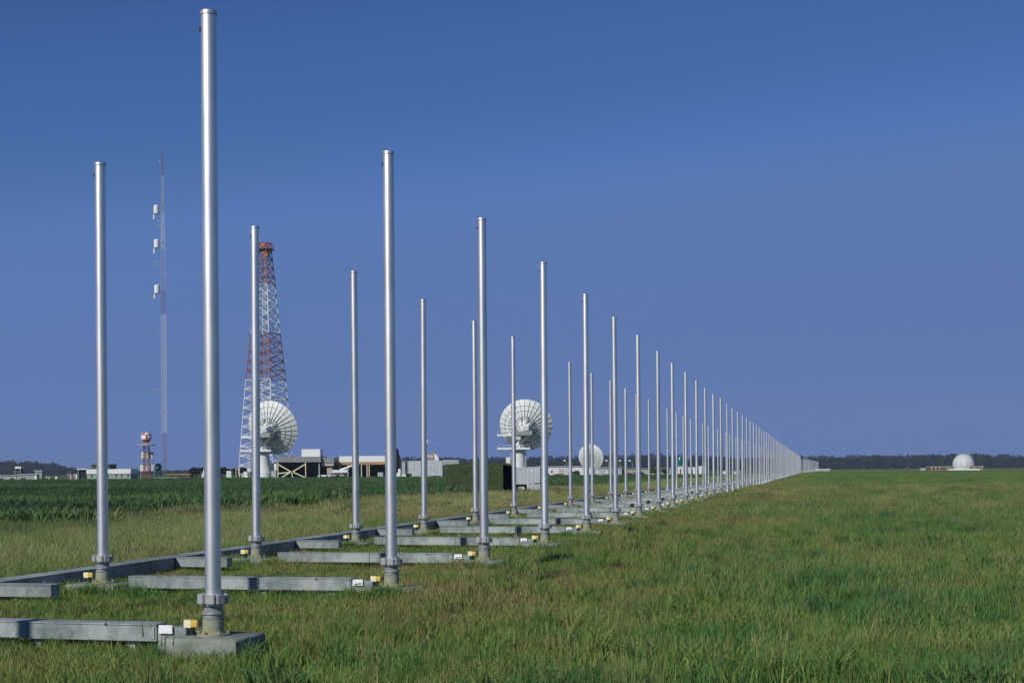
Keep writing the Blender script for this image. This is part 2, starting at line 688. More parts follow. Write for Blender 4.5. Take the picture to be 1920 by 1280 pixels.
# ------------------------------------------------------------------ ground and air
gmb = MB().add([(-2800, -60, 0), (2800, -60, 0), (2800, 2900, 0), (-2800, 2900, 0)], [(0, 1, 2, 3)])
tag(obj('ground', gmb, M['ground']), 'flat grassy field stretching to the far wood', None, kind='structure')

HAZE = 0.00010
hz = bpy.data.materials.new('thin summer haze')
hz.use_nodes = True
hz.node_tree.nodes.clear()
ho = hz.node_tree.nodes.new('ShaderNodeOutputMaterial')
hv = hz.node_tree.nodes.new('ShaderNodeVolumePrincipled')
hv.inputs['Color'].default_value = (0.62, 0.78, 1.0, 1)
hv.inputs['Density'].default_value = HAZE
hv.inputs['Anisotropy'].default_value = 0.0
hz.node_tree.links.new(hv.outputs[0], ho.inputs['Volume'])
tag(obj('haze', MB().box(-2900, 2900, -80, 3000, -1, 135), hz), 'thin bluish haze over the whole field', None, kind='stuff')

# ------------------------------------------------------------------ masts
ZM = HT * F                                    # metres per unit of z'


def zf(j):
    return (0.00115 + 0.00047 * j + 0.0000028 * j * j) * ZM


BEND = 0.232


def zr(j):
    return zf(j) + 0.00009 * ZM


FX = [391, 728, 903, 1018, 1097, 1152, 1196, 1233, 1260, 1285, 1305, 1322, 1337, 1351, 1363, 1373, 1383, 1392]
FY = [22, 284, 409, 492, 552, 595, 629, 659, 681, 698, 714, 728, 739, 748, 757, 766, 772, 778]
RX = {1: 187, 2: 476, 3: 664, 4: 792, 5: 889, 6: 962, 7: 1020, 8: 1068, 9: 1109, 10: 1144, 11: 1172, 12: 1193, 13: 1216, 14: 1233, 15: 1251, 16: 1268, 17: 1281, 18: 1295}
RY = {1: 306, 2: 425, 3: 509, 4: 562, 5: 602, 6: 632, 7: 657, 8: 679, 9: 700, 10: 715, 11: 728, 12: 740, 13: 750, 14: 759, 15: 767, 16: 774, 17: 780, 18: 786}
TOP = EYE + HT


def front_pos(j):
    z = zf(j)
    if 0 <= j < len(FX):
        v = hor(FX[j]) - FY[j]
        return gx(FX[j] + ROLL * v, z), z, (EYE + v * z / F) / TOP
    c = 1.372 if j >= 18 else 1.345
    if j > 68:                                  # the far section of the array swings slightly to the right
        return gx(1531 - c * ZM / zf(68), zf(68)) + (z - zf(68)) * BEND, z, 1.0
    return gx(1531 - c * ZM / z, z), z, 1.0


def rear_pos(j):
    z = zr(j)
    if j in RX:
        v = hor(RX[j]) - RY[j]
        return gx(RX[j] + ROLL * v, z), z, (EYE + v * z / F) / TOP
    c = 2.50 if j >= 18 else 2.31
    if j > 68:
        return gx(1531 - c * ZM / zr(68), zr(68)) + (z - zr(68)) * BEND, z, 1.0
    return gx(1531 - c * ZM / z, z), z, 1.0


ROW_RZ = -math.atan(TAN_ROW)                   # turn of everything that is square to the rows

TB, TT = 0.545, TOP - 0.03


def mast_parts():
    P = {}
    P['tube'] = MB().lathe([(0.076, TB), (0.076, TB + 0.3), (0.0757, 2.5), (0.075, 4.5), (0.0745, TT)], 32)
    c = MB().lathe([(0.0765, TT - 0.012), (0.081, TT - 0.008), (0.081, TT + 0.022), (0.077, TT + 0.03)], 32)
    P['end_cap'] = c
    k = MB().lathe([(0.078, 0.465), (0.104, 0.468), (0.110, 0.49), (0.110, 0.575), (0.078, 0.578)], 28)
    for i in range(8):
        s = len(k.v)
        k.box(0.10, 0.143, -0.043, 0.043, 0.487, 0.583, 0.008)
        k.xform(Matrix.Rotation(i * math.pi / 4 + 0.2, 4, 'Z'), s)
    P['clamp_collar'] = k
    P['vent_hole'] = MB().box(-0.0755, -0.058, -0.052, -0.040, TT - 0.17, TT - 0.13)
    P['insulator'] = MB().lathe([(0.088, 0.395), (0.088, 0.405), (0.108, 0.41), (0.110, 0.385), (0.092, 0.378), (0.090, 0.372),
                                 (0.088, 0.465)][::-1][:1] + [(0.088, 0.455), (0.086, 0.42), (0.108, 0.412), (0.112, 0.392), (0.095, 0.382),
                                                             (0.098, 0.372), (0.098, 0.34), (0.096, 0.335)], 28)
    p = MB().lathe([(0.096, 0.335), (0.102, 0.33), (0.102, 0.22), (0.112, 0.212), (0.118, 0.185)], 28)
    for i in range(6):
        a = i * math.pi / 3 + 0.3
        p.rod((0.135 * math.cos(a), 0.135 * math.sin(a), 0.185), (0.135 * math.cos(a), 0.135 * math.sin(a), 0.235), 0.014, n=6)
    p.lathe([(0.155, 0.186), (0.155, 0.203), (0.12, 0.206)], 28)
    P['pedestal'] = p
    # cable gland box on the side that faces the trough
    P['junction_box'] = MB().box(-0.275, -0.140, -0.055, 0.0, 0.262, 0.330, 0.008)
    g = MB().box(-0.140, -0.098, -0.045, -0.010, 0.27, 0.318)
    g.rod((-0.21, -0.03, 0.262), (-0.20, -0.02, 0.19), 0.028, n=10)
    P['cable_gland'] = g
    s = MB()
    # a hand-cast pad: wavy outline, worn rounded rim
    q_ = random.Random(3)
    ring = []
    for (xa, ya), (xb, yb) in (((-.42, -.33), (.38, -.35)), ((.38, -.35), (.40, .33)), ((.40, .33), (-.39, .35)), ((-.39, .35), (-.42, -.33))):
        for k in range(7):
            f = k / 7
            g_ = 0.955 if k == 0 else 1.0
            ring.append(((xa + (xb - xa) * f + q_.uniform(-.009, .009)) * g_, (ya + (yb - ya) * f + q_.uniform(-.009, .009)) * g_))
    n_ = len(ring)
    for sc_, z_, j_ in ((1.06, -0.15, 0), (1.03, 0.08, .004), (1.015, 0.155, .006), (0.985, 0.178, .005), (0.95, 0.186, .001)):
        s.v += [(x * sc_, y * sc_, z_ + q_.uniform(-j_, j_)) for x, y in ring]
    for k in range(4):
        for i in range(n_):
            j = (i + 1) % n_
            s.f.append((k * n_ + i, k * n_ + j, (k + 1) * n_ + j, (k + 1) * n_ + i))
            s.smooth.append(True)
    s.f += [tuple(reversed(range(n_))), tuple(4 * n_ + i for i in range(n_))]
    s.smooth += [False, False]
    P['footing'] = s
    return P


MM = dict(tube='tube', end_cap='cap', clamp_collar='cast', insulator='insul', pedestal='pedestal', junction_box='yellow',
          cable_gland='black', vent_hole='black', footing='concrete')
GF, GR = 'masts of the front row', 'masts of the rear row'


def make_mast():
    t = thing('antenna_mast', 'x', 'mast')
    for k, mb in mast_parts().items():
        obj(k, mb, M[MM[k]], t)
    tape = MB().box(-0.2775, -0.205, -0.0575, 0.0025, 0.2595, 0.3325)
    obj('tape', tape, M['yellow_pale'], [c for c in t.children if c.name.startswith('junction_box')][0])
    return t


def far_mesh(n, name):
    f = MB().lathe([(0.30, 0.0), (0.30, 0.17), (0.11, 0.17), (0.10, 0.46), (0.14, 0.46), (0.14, 0.57), (0.076, 0.57), (0.0755, 2.0), (0.075, TT),
                    (0.081, TT), (0.081, TT + 0.03)], n)
    return f.mesh(name, M['tube'])


def front_label(j):
    if j == 0:
        return 'tallest-looking silver mast, front row, standing over the rust-stained pedestal and broad footing'
    if j <= 24:
        return f'{nth(j + 1)} silver mast of the front row, counting away from its tallest-looking mast'
    return 'thin silver mast far along the front row, merging with its neighbours like a picket'


def rear_label(j):
    if j < 1:
        return 'silver mast of the rear row standing out of the picture, only its shadow showing'
    if j == 1:
        return 'silver mast starting the rear row, in front of the bend of long trough'
    if j <= 20:
        return f'{nth(j)} silver mast of the rear row, counting from where the row starts'
    return 'thin silver mast far along the rear row, half lost behind the front row'


proto = make_mast()
first = True
near_far = far_mesh(16, 'antenna_mast')
far_far = far_mesh(12, 'antenna_mast')
for row, pos, lab, grp in (('f', front_pos, front_label, GF), ('r', rear_pos, rear_label, GR)):
    for j in (range(0, 106) if row == 'f' else range(-1, 105)):
        if 69 <= j <= 71:
            continue
        x, y, s = pos(j)
        if j <= 13:
            if first:
                o = proto
                o.location = (x, y, 0)
                o.rotation_euler = (0, 0, ROW_RZ)
                o.scale = (1, 1, s)
                o['label'], o['group'] = lab(j), grp
                first = False
            else:
                dup(proto, (x, y, 0), ROW_RZ + rnd.uniform(-.12, .12), lab(j), grp, s)
        else:
            o = bpy.data.objects.new('antenna_mast', near_far if j <= 40 else far_far)
            COL.objects.link(o)
            o.location = (x, y, 0)
            o.scale = (1, 1, s)
            tag(o, lab(j), 'mast', grp)

# ------------------------------------------------------------------ cable troughs
TZ0, TZ1, TD = 0.128, 0.292, 0.20
GC, GL = 'cross troughs between the mast rows', 'long trough sections beside the rear row'


def cross_trough(j):
    fx, fy, _ = front_pos(j)
    rx, ry, _ = rear_pos(j)
    d = Vector((fx - rx, fy - ry, 0))
    L = d.length - 0.45 - 0.24
    d.normalize()
    rz = math.atan2(d.y, d.x)
    loc = (rx + d.x * 0.45, ry + d.y * 0.45, 0)
    dz = rnd.uniform(-0.003, 0.003)
    if j <= 24:
        lab = f'grey galvanised cross trough meeting the {nth(j + 1)} mast of the front row'
    else:
        lab = 'thin grey cross trough far along the mast rows'
    if j > 12:
        o = obj('cable_trough', MB().box(0, L, -TD / 2, TD / 2, TZ0, TZ1), M['trough'])
        o.location = loc
        o.rotation_euler = (0, 0, rz)
        return tag(o, lab, 'cable trough', GC)
    t = thing('cable_trough', lab, 'cable trough', loc, rz, GC)
    J = L * rnd.uniform(0.44, 0.56)
    e = L - 0.30
    for a0, a1, dd in ((0, J - 0.004, dz), (J + 0.004, e, -dz)):
        obj('channel', MB().box(a0, a1, -TD / 2, TD / 2, TZ0 + dd, TZ1 + dd - 0.012, 0.004), M['trough'], t)
        obj('lid', MB().box(a0 - 0.002, a1 + 0.002, -TD / 2 - 0.008, TD / 2 + 0.008, TZ1 + dd - 0.0115, TZ1 + dd + 0.002), M['trough'], t)
    obj('end_box', MB().box(e + 0.006, L, -TD / 2 + 0.012, TD / 2 - 0.012, TZ0 + 0.005, TZ1 - 0.03, 0.004), M['trough'], t)
    for fxx in (0.5, L * 0.5 + 0.2, L - 0.6):
        obj('foot', MB().box(fxx - 0.04, fxx + 0.04, -TD / 2 + 0.06, TD / 2 - 0.03, -0.02, TZ0 - 0.012), M['cast'], t)
    p = obj('label_plate', MB().box(e + 0.03, e + 0.17, -TD / 2 - 0.016, -TD / 2 - 0.006, 0.205, 0.285), M['tag'], t)
    if j > 0:                                   # the torn or lettered plates show a few dark strokes
        q = MB()
        q.box(e + 0.06, e + 0.10, -TD / 2 - 0.019, -TD / 2 - 0.0165, 0.215, 0.232)
        q.box(e + 0.11, e + 0.155, -TD / 2 - 0.019, -TD / 2 - 0.0165, 0.222, 0.238)
        obj('marking', q, M['ink'], p)
    obj('latch', MB().box(e - 0.035, e - 0.02, -TD / 2 - 0.012, -TD / 2 - 0.002, TZ0 + 0.02, TZ1 - 0.03), M['cast'], t)
    return t


for j in range(0, 46):
    cross_trough(j)


def long_trough(j):
    """section of the long trough beside the rear row, from the spur before mast j to the one before mast j+1"""
    rx, ry, _ = rear_pos(j)
    nx, ny, _ = rear_pos(j + 1)
    d = Vector((nx - rx, ny - ry, 0))
    L = d.length
    d.normalize()
    left = Vector((-d.y, d.x, 0))
    st = Vector((rx, ry, 0)) - d * 1.55 + left * 0.98
    rz = math.atan2(d.y, d.x)
    lab = f'grey long trough section beside the {nth(j)} mast of the rear row' if 1 <= j <= 20 else (
        'grey long trough section running out of the picture' if j < 1 else 'thin grey long trough section far along the rear row')
    y0, y1 = -0.17, 0.17
    z0, z1 = 0.10, 0.295
    if j > 9:
        b = MB().box(0, L, y0, y1, z0, z1)
        b.box(-0.1, 0.1, y0 - 0.95, y0 - 0.002, z0 + 0.03, z1 - 0.03)
        o = obj('cable_trough', b, M['trough'])
        o.location = st
        o.rotation_euler = (0, 0, rz)
        return tag(o, lab, 'cable trough', GL)
    t = thing('cable_trough', lab, 'cable trough', st, rz, GL)
    bend = rnd.uniform(-0.05, 0.05)
    m_ = L * 0.5
    for a0, a1, o0, o1 in ((0.0, m_ - 0.003, 0.0, bend), (m_ + 0.003, L - 0.006, bend, 0.0)):
        for nm, e, za, zb in (('channel', 0, z0, z1 - 0.014), ('lid', 0.012, z1 - 0.0135, z1)):
            p = [(a0, y0 - e + o0, za), (a1, y0 - e + o1, za), (a1, y1 + e + o1, za), (a0, y1 + e + o0, za)]
            obj(nm, MB().add(p + [(x, y, zb) for x, y, _z in p], [(0, 3, 2, 1), (4, 5, 6, 7), (0, 1, 5, 4), (1, 2, 6, 5), (2, 3, 7, 6), (3, 0, 4, 7)]), M['trough'], t)
    sp = obj('spur', MB().box(-0.11, 0.11, y0 - 0.95, y0 - 0.014, z0 + 0.03, z1 - 0.016, 0.004), M['trough'], t)
    obj('spur_lid', MB().box(-0.12, 0.12, y0 - 0.96, y0 - 0.016, z1 - 0.015, z1 - 0.003), M['trough'], sp)
    for fx_ in (0.6, L * 0.5, L - 0.6):
        obj('foot', MB().box(fx_ - 0.06, fx_ + 0.06, y0 + 0.09, y1 - 0.04, -0.02, z0 - 0.003), M['cast'], t)
    obj('label_plate', MB().box(1.30, 1.40, y0 - 0.012, y0 - 0.003, 0.18, 0.235), M['tag'], t)
    return t


for j in range(0, 30):
    long_trough(j)


# ------------------------------------------------------------------ far structures
def ground_pt(px, z, dy=0.0):
    return (gx(px, z), z + dy, 0.0)


class Site:
    """a thing standing at pixel column px, distance z; boxes are given by the pixels they fill"""

    def __init__(self, name, label, cat, px, z, group=None, rz=0.0):
        self.px, self.z = px, z
        self.t = thing(name, label, cat, ground_pt(px, z), rz, group)

    def X(self, px):
        return (px - self.px) / F * self.z

    def Z(self, py):
        return max(0.0, gz(self.px, py, self.z))

    def box(self, mb, x0, x1, y0, y1, d0, d1, bev=0.0):
        zt = self.Z(y0)
        zb = self.Z(y1) if y1 is not None else -0.1
        return mb.box(self.X(x0), self.X(x1), d0, d1, zb, zt, bev)

    def part(self, name, m, *boxes, parent=None, label=None):
        o = None
        for b in boxes:
            mb = MB()
            self.box(mb, *b)
            o = obj(name, mb, M[m], parent or self.t, label)
        return o


Z1 = 474.0
S1 = Z1 / F                                        # metres per pixel at the compound


# ---- lattice towers
def lattice_section(z0, z1, w0, w1, nb, rl, rb, turn, sides=4, leanx=0.0, ztot=1.0):
    mb = MB()

    def corner(i, z):
        f = (z - z0) / (z1 - z0)
        w_ = w0 + (w1 - w0) * f
        a = turn + i * 2 * math.pi / sides
        return Vector((w_ * math.cos(a) + leanx * z / ztot, w_ * math.sin(a), z))
    for i in range(sides):
        mb.rod(corner(i, z0), corner(i, z1), rl, n=6)
    for b in range(nb):
        za, zb = z0 + (z1 - z0) * b / nb, z0 + (z1 - z0) * (b + 1) / nb
        for i in range(sides):
            j = (i + 1) % sides
            mb.rod(corner(i, za), corner(j, zb), rb, n=5, caps=False)
            mb.rod(corner(j, za), corner(i, zb), rb, n=5, caps=False)
            mb.rod(corner(i, zb), corner(j, zb), rb, n=5, caps=False)
    return mb


ZT = 520.0
k_ = ZT / F
tx = 500
tw = thing('lattice_tower', 'tall red and white banded lattice tower standing behind the big dish', 'tower', ground_pt(tx, ZT))
levels = [(456, 'red', 10), (535, 'towerwhite', 17.5), (625, 'red', 25.5), (712, 'towerwhite', 35), (800, 'towerwhite', 42), (890, None, 49)]
for (ya, c, ha), (yb, _c, hb) in zip(levels, levels[1:]):
    za, zb = gz(tx, yb, ZT), gz(tx, ya, ZT)
    sec = lattice_section(za, zb, hb * k_ * 1.08, ha * k_ * 1.08, 5, 0.19, 0.125, R(22))
    obj('lattice_section', sec, M[c], tw)
zt = gz(tx, 468, ZT)
pf = MB()
pf.box(-2.9, 2.9, -2.9, 2.9, zt, zt + 0.25)
for sx in (-2.8, 2.8):
    for sy in (-2.8, 2.8):
        pf.rod((sx, sy, zt), (sx, sy, zt + 2.3), 0.09, n=6)
for hz_ in (1.1, 2.2):
    pf.rod((-2.8, -2.8, zt + hz_), (2.8, -2.8, zt + hz_), 0.07, n=6)
    pf.rod((2.8, -2.8, zt + hz_), (2.8, 2.8, zt + hz_), 0.07, n=6)
    pf.rod((-2.8, 2.8, zt + hz_), (2.8, 2.8, zt + hz_), 0.07, n=6)
    pf.rod((-2.8, -2.8, zt + hz_), (-2.8, 2.8, zt + hz_), 0.07, n=6)
obj('platform', pf, M['red'], tw)
lb = MB().box(-1.4, 0.3, -1.2, 0.6, zt + 0.25, zt + 2.0, 0.1)
lb.box(-0.6, 1.6, -1.6, 0.2, zt - 2.6, zt - 0.2, 0.1)
obj('equipment_box', lb, M['orange'], tw)
obj('aerial', MB().rod((-1.9, 0, zt + 0.2), (-1.9, 0, zt + 4.2), 0.11, n=6).rod((0.4, 0.5, zt + 0.2), (0.4, 0.5, zt + 3.4), 0.09, n=6), M['towergrey'], tw)
cb = MB()
for q in range(4):
    cb.rod((0.5 + q * 0.35 - 0.9, -0.3, 0), (0.3 + q * 0.25 - 0.9, -0.3, zt), 0.06, n=5)
obj('cable_run', cb, M['towergrey'], tw)

mx_ = 309.0
gm = thing('radio_mast', 'very tall thin lattice mast with three white drums near its top', 'mast', ground_pt(mx_, 480))
ks = 480 / F
lv = [(283, 'tower_mauve', 0.22), (330, 'towergrey', 0.36), (400, 'towerwhite', 0.55), (470, 'towergrey', 0.75), (545, 'tower_mauve', 0.8), (590, 'towerwhite', 0.95), (812, 'tower_mauve', 0.85), (893, None, 0.6)]
for (ya, c, ha), (yb, _c, hb) in zip(lv, lv[1:]):
    za, zb = gz(mx_, yb, 480), gz(mx_, ya, 480)
    obj('lattice_section', lattice_section(za, zb, hb, ha, max(3, int((zb - za) / 2.2)), 0.05, 0.028, R(100), 3), M[c], gm)
for py in (393, 457, 542):
    zc = gz(mx_, py, 480)
    dr = MB()
    dr.lathe([(0.75, -1.5), (0.95, -1.35), (0.95, 1.1), (0.65, 1.45)], 18, (-2.05, -0.2, zc))
    dr.rod((-2.9, -0.3, zc - 1.7), (-2.9, -0.3, zc - 3.3), 0.3, n=8)
    d_ = obj('drum', dr, M['white'], gm)
    ar = MB().rod((-1.0, 0, zc - 1.2), (0, 0, zc - 1.2), 0.16, n=6).rod((-1.0, 0, zc + 1.0), (0, 0, zc + 1.0), 0.16, n=6)
    obj('bracket', ar, M['towergrey'], d_)
for py, ln in ((304, 0.9), (415, 1.6), (424, 1.8), (491, 2.6), (500, 2.4), (515, -1.0), (731, 3.6), (622, 1.6), (770, 1.0)):
    zc = gz(mx_, py, 480)
    obj('side_arm', MB().rod((0, 0, zc), (-ln, -0.2, zc + 0.1), 0.09, n=6).rod((-ln, -0.2, zc - 0.3), (-ln, -0.2, zc + 0.5), 0.12, n=6), M['towergrey'], gm)

# ---- dish antennas, seen from behind
def dish_antenna(label, px, z, cx, cy, rpx, az, el, nrib, full=True, depth=0.17, group='white dish antennas of the compound'):
    k = z / F
    rad = rpx * k
    t = thing('dish_antenna', label, 'dish', ground_pt(px, z), 0, group)
    n = Vector((math.sin(az) * math.cos(el), math.cos(az) * math.cos(el), math.sin(el)))
    up = (Vector((0, 0, 1)) - n * n.z).normalized()
    rt = up.cross(n)
    ctr = Vector(((cx - px) * k, 0, gz(px, cy, z)))
    vtx = ctr - n * rad * 2 * depth * 0.9
    bas = Matrix(((rt.x, up.x, n.x, vtx.x), (rt.y, up.y, n.y, vtx.y), (rt.z, up.z, n.z, vtx.z), (0, 0, 0, 1)))
    h = lambda r: 2 * depth * rad * (r / rad) ** 2
    th = 0.045 * rad
    ref = MB()
    N, K = 56, 9
    rs = [rad * (0.12 + 0.88 * i / K) for i in range(K + 1)]
    for side in (0, 1):
        o = len(ref.v)
        for r in rs:
            for i in range(N):
                a = 2 * math.pi * i / N
                ref.v.append((r * math.cos(a), r * math.sin(a), h(r) + side * th * 0.35))
        for q in range(K):
            for i in range(N):
                j = (i + 1) % N
                fc = (o + q * N + i, o + q * N + j, o + (q + 1) * N + j, o + (q + 1) * N + i)
                ref.f.append(fc if side else fc[::-1])
                ref.smooth.append(True)
    e0, e1 = K * N, (K + 1) * N + K * N
    for i in range(N):
        j = (i + 1) % N
        ref.f.append((e0 + i, e0 + j, e1 + j, e1 + i))
        ref.smooth.append(False)
    obj('reflector', ref.xform(bas), M['dish'], t)
    fr = MB()
    w_ = 0.0055 * rad
    for i in range(nrib):
        a = 2 * math.pi * (i + 0.5) / nrib
        for q in range(K):
            r0, r1 = rs[q], rs[q + 1]
            s = len(fr.v)
            fr.box(r0, r1, -w_, w_, 0, 0)
            top0, top1 = h(r0) + 0.002 * rad, h(r1) + 0.002 * rad
            dp0, dp1 = th * (1.0 - 0.55 * r0 / rad), th * (1.0 - 0.55 * r1 / rad)
            P_ = [(r0, -w_, top0 - dp0), (r1, -w_, top1 - dp1), (r0, w_, top0 - dp0), (r1, w_, top1 - dp1), (r0, -w_, top0), (r1, -w_, top1), (r0, w_, top0), (r1, w_, top1)]
            for m_i, p in enumerate(P_):
                fr.v[s + m_i] = p
            fr.xform(Matrix.Rotation(a, 4, 'Z'), s)
    obj('rib_frame', fr.xform(bas), M['seam'], t)
    for rr in ((0.42, 0.62, 0.80) if full else (0.5, 0.75)):
        ri = MB()
        r = rr * rad
        pts = [Vector((r * math.cos(2 * math.pi * i / 56), r * math.sin(2 * math.pi * i / 56), h(r) - th * 0.22)) for i in range(56)]
        for i in range(56):
            ri.rod(pts[i], pts[(i + 1) % 56], 0.007 * rad, n=5, caps=False)
        obj('ring_frame', ri.xform(bas), M['seam'], t)
    L = lambda x, y, zz: bas @ Vector((x * rad, y * rad, zz * rad))
    # feed and its legs on the far side
    fd = MB().rod(L(0, 0, 0.05), L(0, 0, 0.34), 0.07 * rad, 0.05 * rad, 12)
    for a in (45, 135, 225, 315):
        fd.rod(L(0.6 * math.cos(R(a)), 0.6 * math.sin(R(a)), h(0.6 * rad) / rad), L(0.08 * math.cos(R(a)), 0.08 * math.sin(R(a)), 0.62), 0.012 * rad, n=6)
    fd.rod(L(0, 0, 0.60), L(0, 0, 0.66), 0.11 * rad, n=14)
    obj('feed', fd, M['dishgrey'], t)
    return t, bas, rad, k, L


def big_dish(label, px, z, cx, cy, rpx, az, el, platforms, pedestal, base_bits):
    t, bas, rad, k, L = dish_antenna(label, px, z, cx, cy, rpx, az, el, 30)
    obj('hub', MB().rod(L(0, 0, 0.05), L(0, 0, -0.26), 0.30 * rad, 0.24 * rad, 20).rod(L(0, 0, -0.26), L(0, 0, -0.42), 0.16 * rad, 0.13 * rad, 16), M['dish'], t)
    tr = MB()
    for i in range(10):
        a = 2 * math.pi * i / 10
        ca, sa = math.cos(a), math.sin(a)
        tr.rod(L(0.20 * ca, 0.20 * sa, -0.30), L(0.44 * ca, 0.44 * sa, 0.03), 0.016 * rad, n=6)
        tr.rod(L(0.24 * ca, 0.24 * sa, -0.10), L(0.44 * ca, 0.44 * sa, 0.03), 0.016 * rad, n=6)
    obj('back_truss', tr, M['dishgrey'], t)
    # elevation yoke: two arms rising from the turntable, jack screw, counterweights
    zp = gz(px, platforms[-1], z)
    for s in (-1, 1):
        yk = MB()
        a0 = Vector((s * 0.20 * rad, 0.0, zp))
        a1 = L(s * 0.27, -0.10, -0.22)
        yk.rod(a0, a1, 0.085 * rad, 0.06 * rad, 8)
        yk.rod(a0 + Vector((0, -0.22 * rad, 0)), a1, 0.05 * rad, 0.04 * rad, 8)
        obj('yoke_arm', yk, M['dish'], t)
    obj('jack', MB().rod(L(0.02, -0.30, -0.12), Vector((0.0, -0.26 * rad, zp + 0.2)), 0.045 * rad, 0.06 * rad, 10), M['white'], t)
    cw = MB()
    s = len(cw.v)
    cw.box(-0.34, 0.34, -0.14, 0.02, -0.52, -0.36, 0.02)
    cw.xform(bas @ Matrix.Scale(rad, 4), s)
    obj('counterweight', cw, M['dishgrey'], t)
    eq = MB()
    s = len(eq.v)
    eq.box(-0.22, 0.00, 0.05, 0.22, -0.5, -0.2, 0.01)
    eq.box(0.10, 0.32, -0.30, -0.18, -0.5, -0.28, 0.01)
    eq.xform(bas @ Matrix.Scale(rad, 4), s)
    obj('equipment_box', eq, M['white'], t)
    # walkway platforms
    for i, (py, x0, x1) in enumerate(base_bits['plat']):
        zz = gz(px, py, z)
        pm = MB()
        X0, X1 = (x0 - px) * k, (x1 - px) * k
        pm.box(X0, X1, -3.8, 1.0, zz - 0.35, zz + 0.35, 0.05)
        for q in range(6):
            xx = X0 + 0.1 + (X1 - X0 - 0.2) * q / 5
            pm.rod((xx, -3.55, zz + 0.3), (xx, -3.55, zz + 1.15), 0.035, n=5)
        pm.rod((X0 + 0.1, -3.55, zz + 1.15), (X1 - 0.1, -3.55, zz + 1.15), 0.035, n=5)
        pm.rod((X0 + 0.3, -2.0, zz - 0.2), (0, -0.5, zz - 2.6), 0.09, n=6)
        obj('platform', pm, M['white'], t)
    pz = [(r * k, gz(px, y, z)) for r, y in pedestal]
    obj('turntable', MB().lathe([(pz[-1][0] * 0.9, pz[-1][1]), (pz[-1][0] * 1.15, pz[-1][1] + 0.1), (pz[-1][0] * 1.1, pz[-1][1] + 0.9), (pz[-1][0] * 0.7, pz[-1][1] + 1.0)], 24), M['dishgrey'], t)
    obj('pedestal', MB().lathe(pz, 28), M['white'], t)
    ld = MB()
    lx = base_bits['ladder']
    X = (lx - px) * k
    for s in (-0.3, 0.3):
        ld.rod((X + s, -3.0, 0), (X + s, -3.0, zp), 0.06, n=5)
    for q in range(int(zp / 0.5)):
        ld.rod((X - 0.3, -3.0, 0.4 + q * 0.5), (X + 0.3, -3.0, 0.4 + q * 0.5), 0.035, n=5, caps=False)
    obj('ladder', ld, M['white'], t)
    return t


big_dish('huge white dish seen from behind, beside the yellow braced building', 492, 474, 512, 802, 52, R(21), R(17),
         (845,), [(17.5, 900), (17.5, 884), (16, 882), (13.5, 862), (13.5, 850)],
         dict(plat=[(820, 456, 486), (845, 454, 512)], ladder=470))
big_dish('huge white dish seen from behind, above the grey shelter and camouflaged hut', 972, 478, 987, 797, 50, R(9), R(20),
         (842,), [(16, 902), (16, 878), (14, 876), (13, 858), (13, 846)],
         dict(plat=[(816, 933, 965), (841, 933, 994)], ladder=960))
for px_, zz_, dt, lst in ((492, 474, 0, (('base_frame', 'dishgrey', 476, 486, 884, None, -2.6, 2.0), ('base_frame', 'towergrey', 506, 519, 883, None, -1.0, 3.0),
                                              ('service_box', 'white', 466, 474, 878, 884, -2.5, 0.5), ('service_box', 'white', 506, 518, 868, 882, 1.0, 3.5))),
                          (972, 478, 1, (('service_box', 'white', 949, 957, 857, 868, -3.0, 0.0), ('service_box', 'white', 952, 963, 868.5, 884, -2.8, 0.4), ('base_frame', 'dishgrey', 950, 962, 884.5, None, -2.6, 0.8),
                                         ('column', 'dishgrey', 985, 987, 848, 884, -1.5, -1.0)))):
    dobj = [o for o in bpy.data.objects if o.name.startswith('dish_antenna') and o.parent is None][dt]
    for nm, mm, xa, xb, ya, yb, d0, d1 in lst:
        k__ = zz_ / F
        obj(nm, MB().box((xa - px_) * k__, (xb - px_) * k__, d0, d1, max(0, gz(px_, yb, zz_)) if yb else -0.1, max(0.2, gz(px_, ya, zz_)), 0.06), M[mm], dobj)
t3, bas3, rad3, k3, L3 = dish_antenna('small white dish on a stubby post, between the mast rows', 1110, 470, 1108, 857, 25, R(26), R(10), 34, False, 0.12)
pm3 = MB().rod((0, 0.8, 0), (0, 0.6, gz(1110, 876, 470)), 1.3, 1.0, 16)
obj('pedestal', pm3, M['white'], t3)
obj('yoke', MB().rod((0.3, 0.6, gz(1110, 878, 470)), L3(0, -0.2, -0.05), 0.8, 0.5, 10).rod((-0.9, 0.6, gz(1110, 878, 470)), L3(-0.3, 0.2, -0.03), 0.25, n=8), M['dishgrey'], t3)

# ---- beacon tower with the red and white ball
ZB = 450.0
kb = ZB / F
bt = thing('beacon_tower', 'short red and white tower carrying a red and white ball', 'tower', ground_pt(275, ZB))
Zb = lambda py: gz(275, py, ZB)
zc = Zb(819.5)
ball = MB().lathe([(1.7 * math.sin(math.pi * i / 16) + 1e-3, -1.7 * math.cos(math.pi * i / 16)) for i in range(17)], 28, (0, 0, zc))
bo = obj('ball', ball, M['redball'], bt)
pt = MB()


def ball_patch(mb, a0, a1, e0, e1, r, c):
    nu, nv = 10, 6
    o = len(mb.v)
    for i in range(nv + 1):
        for j in range(nu + 1):
            a, e = a0 + (a1 - a0) * j / nu, e0 + (e1 - e0) * i / nv
            mb.v.append((c[0] + r * math.cos(e) * math.sin(a), c[1] - r * math.cos(e) * math.cos(a), c[2] + r * math.sin(e)))
    for i in range(nv):
        for j in range(nu):
            mb.f.append((o + i * (nu + 1) + j, o + i * (nu + 1) + j + 1, o + (i + 1) * (nu + 1) + j + 1, o + (i + 1) * (nu + 1) + j))
            mb.smooth.append(True)


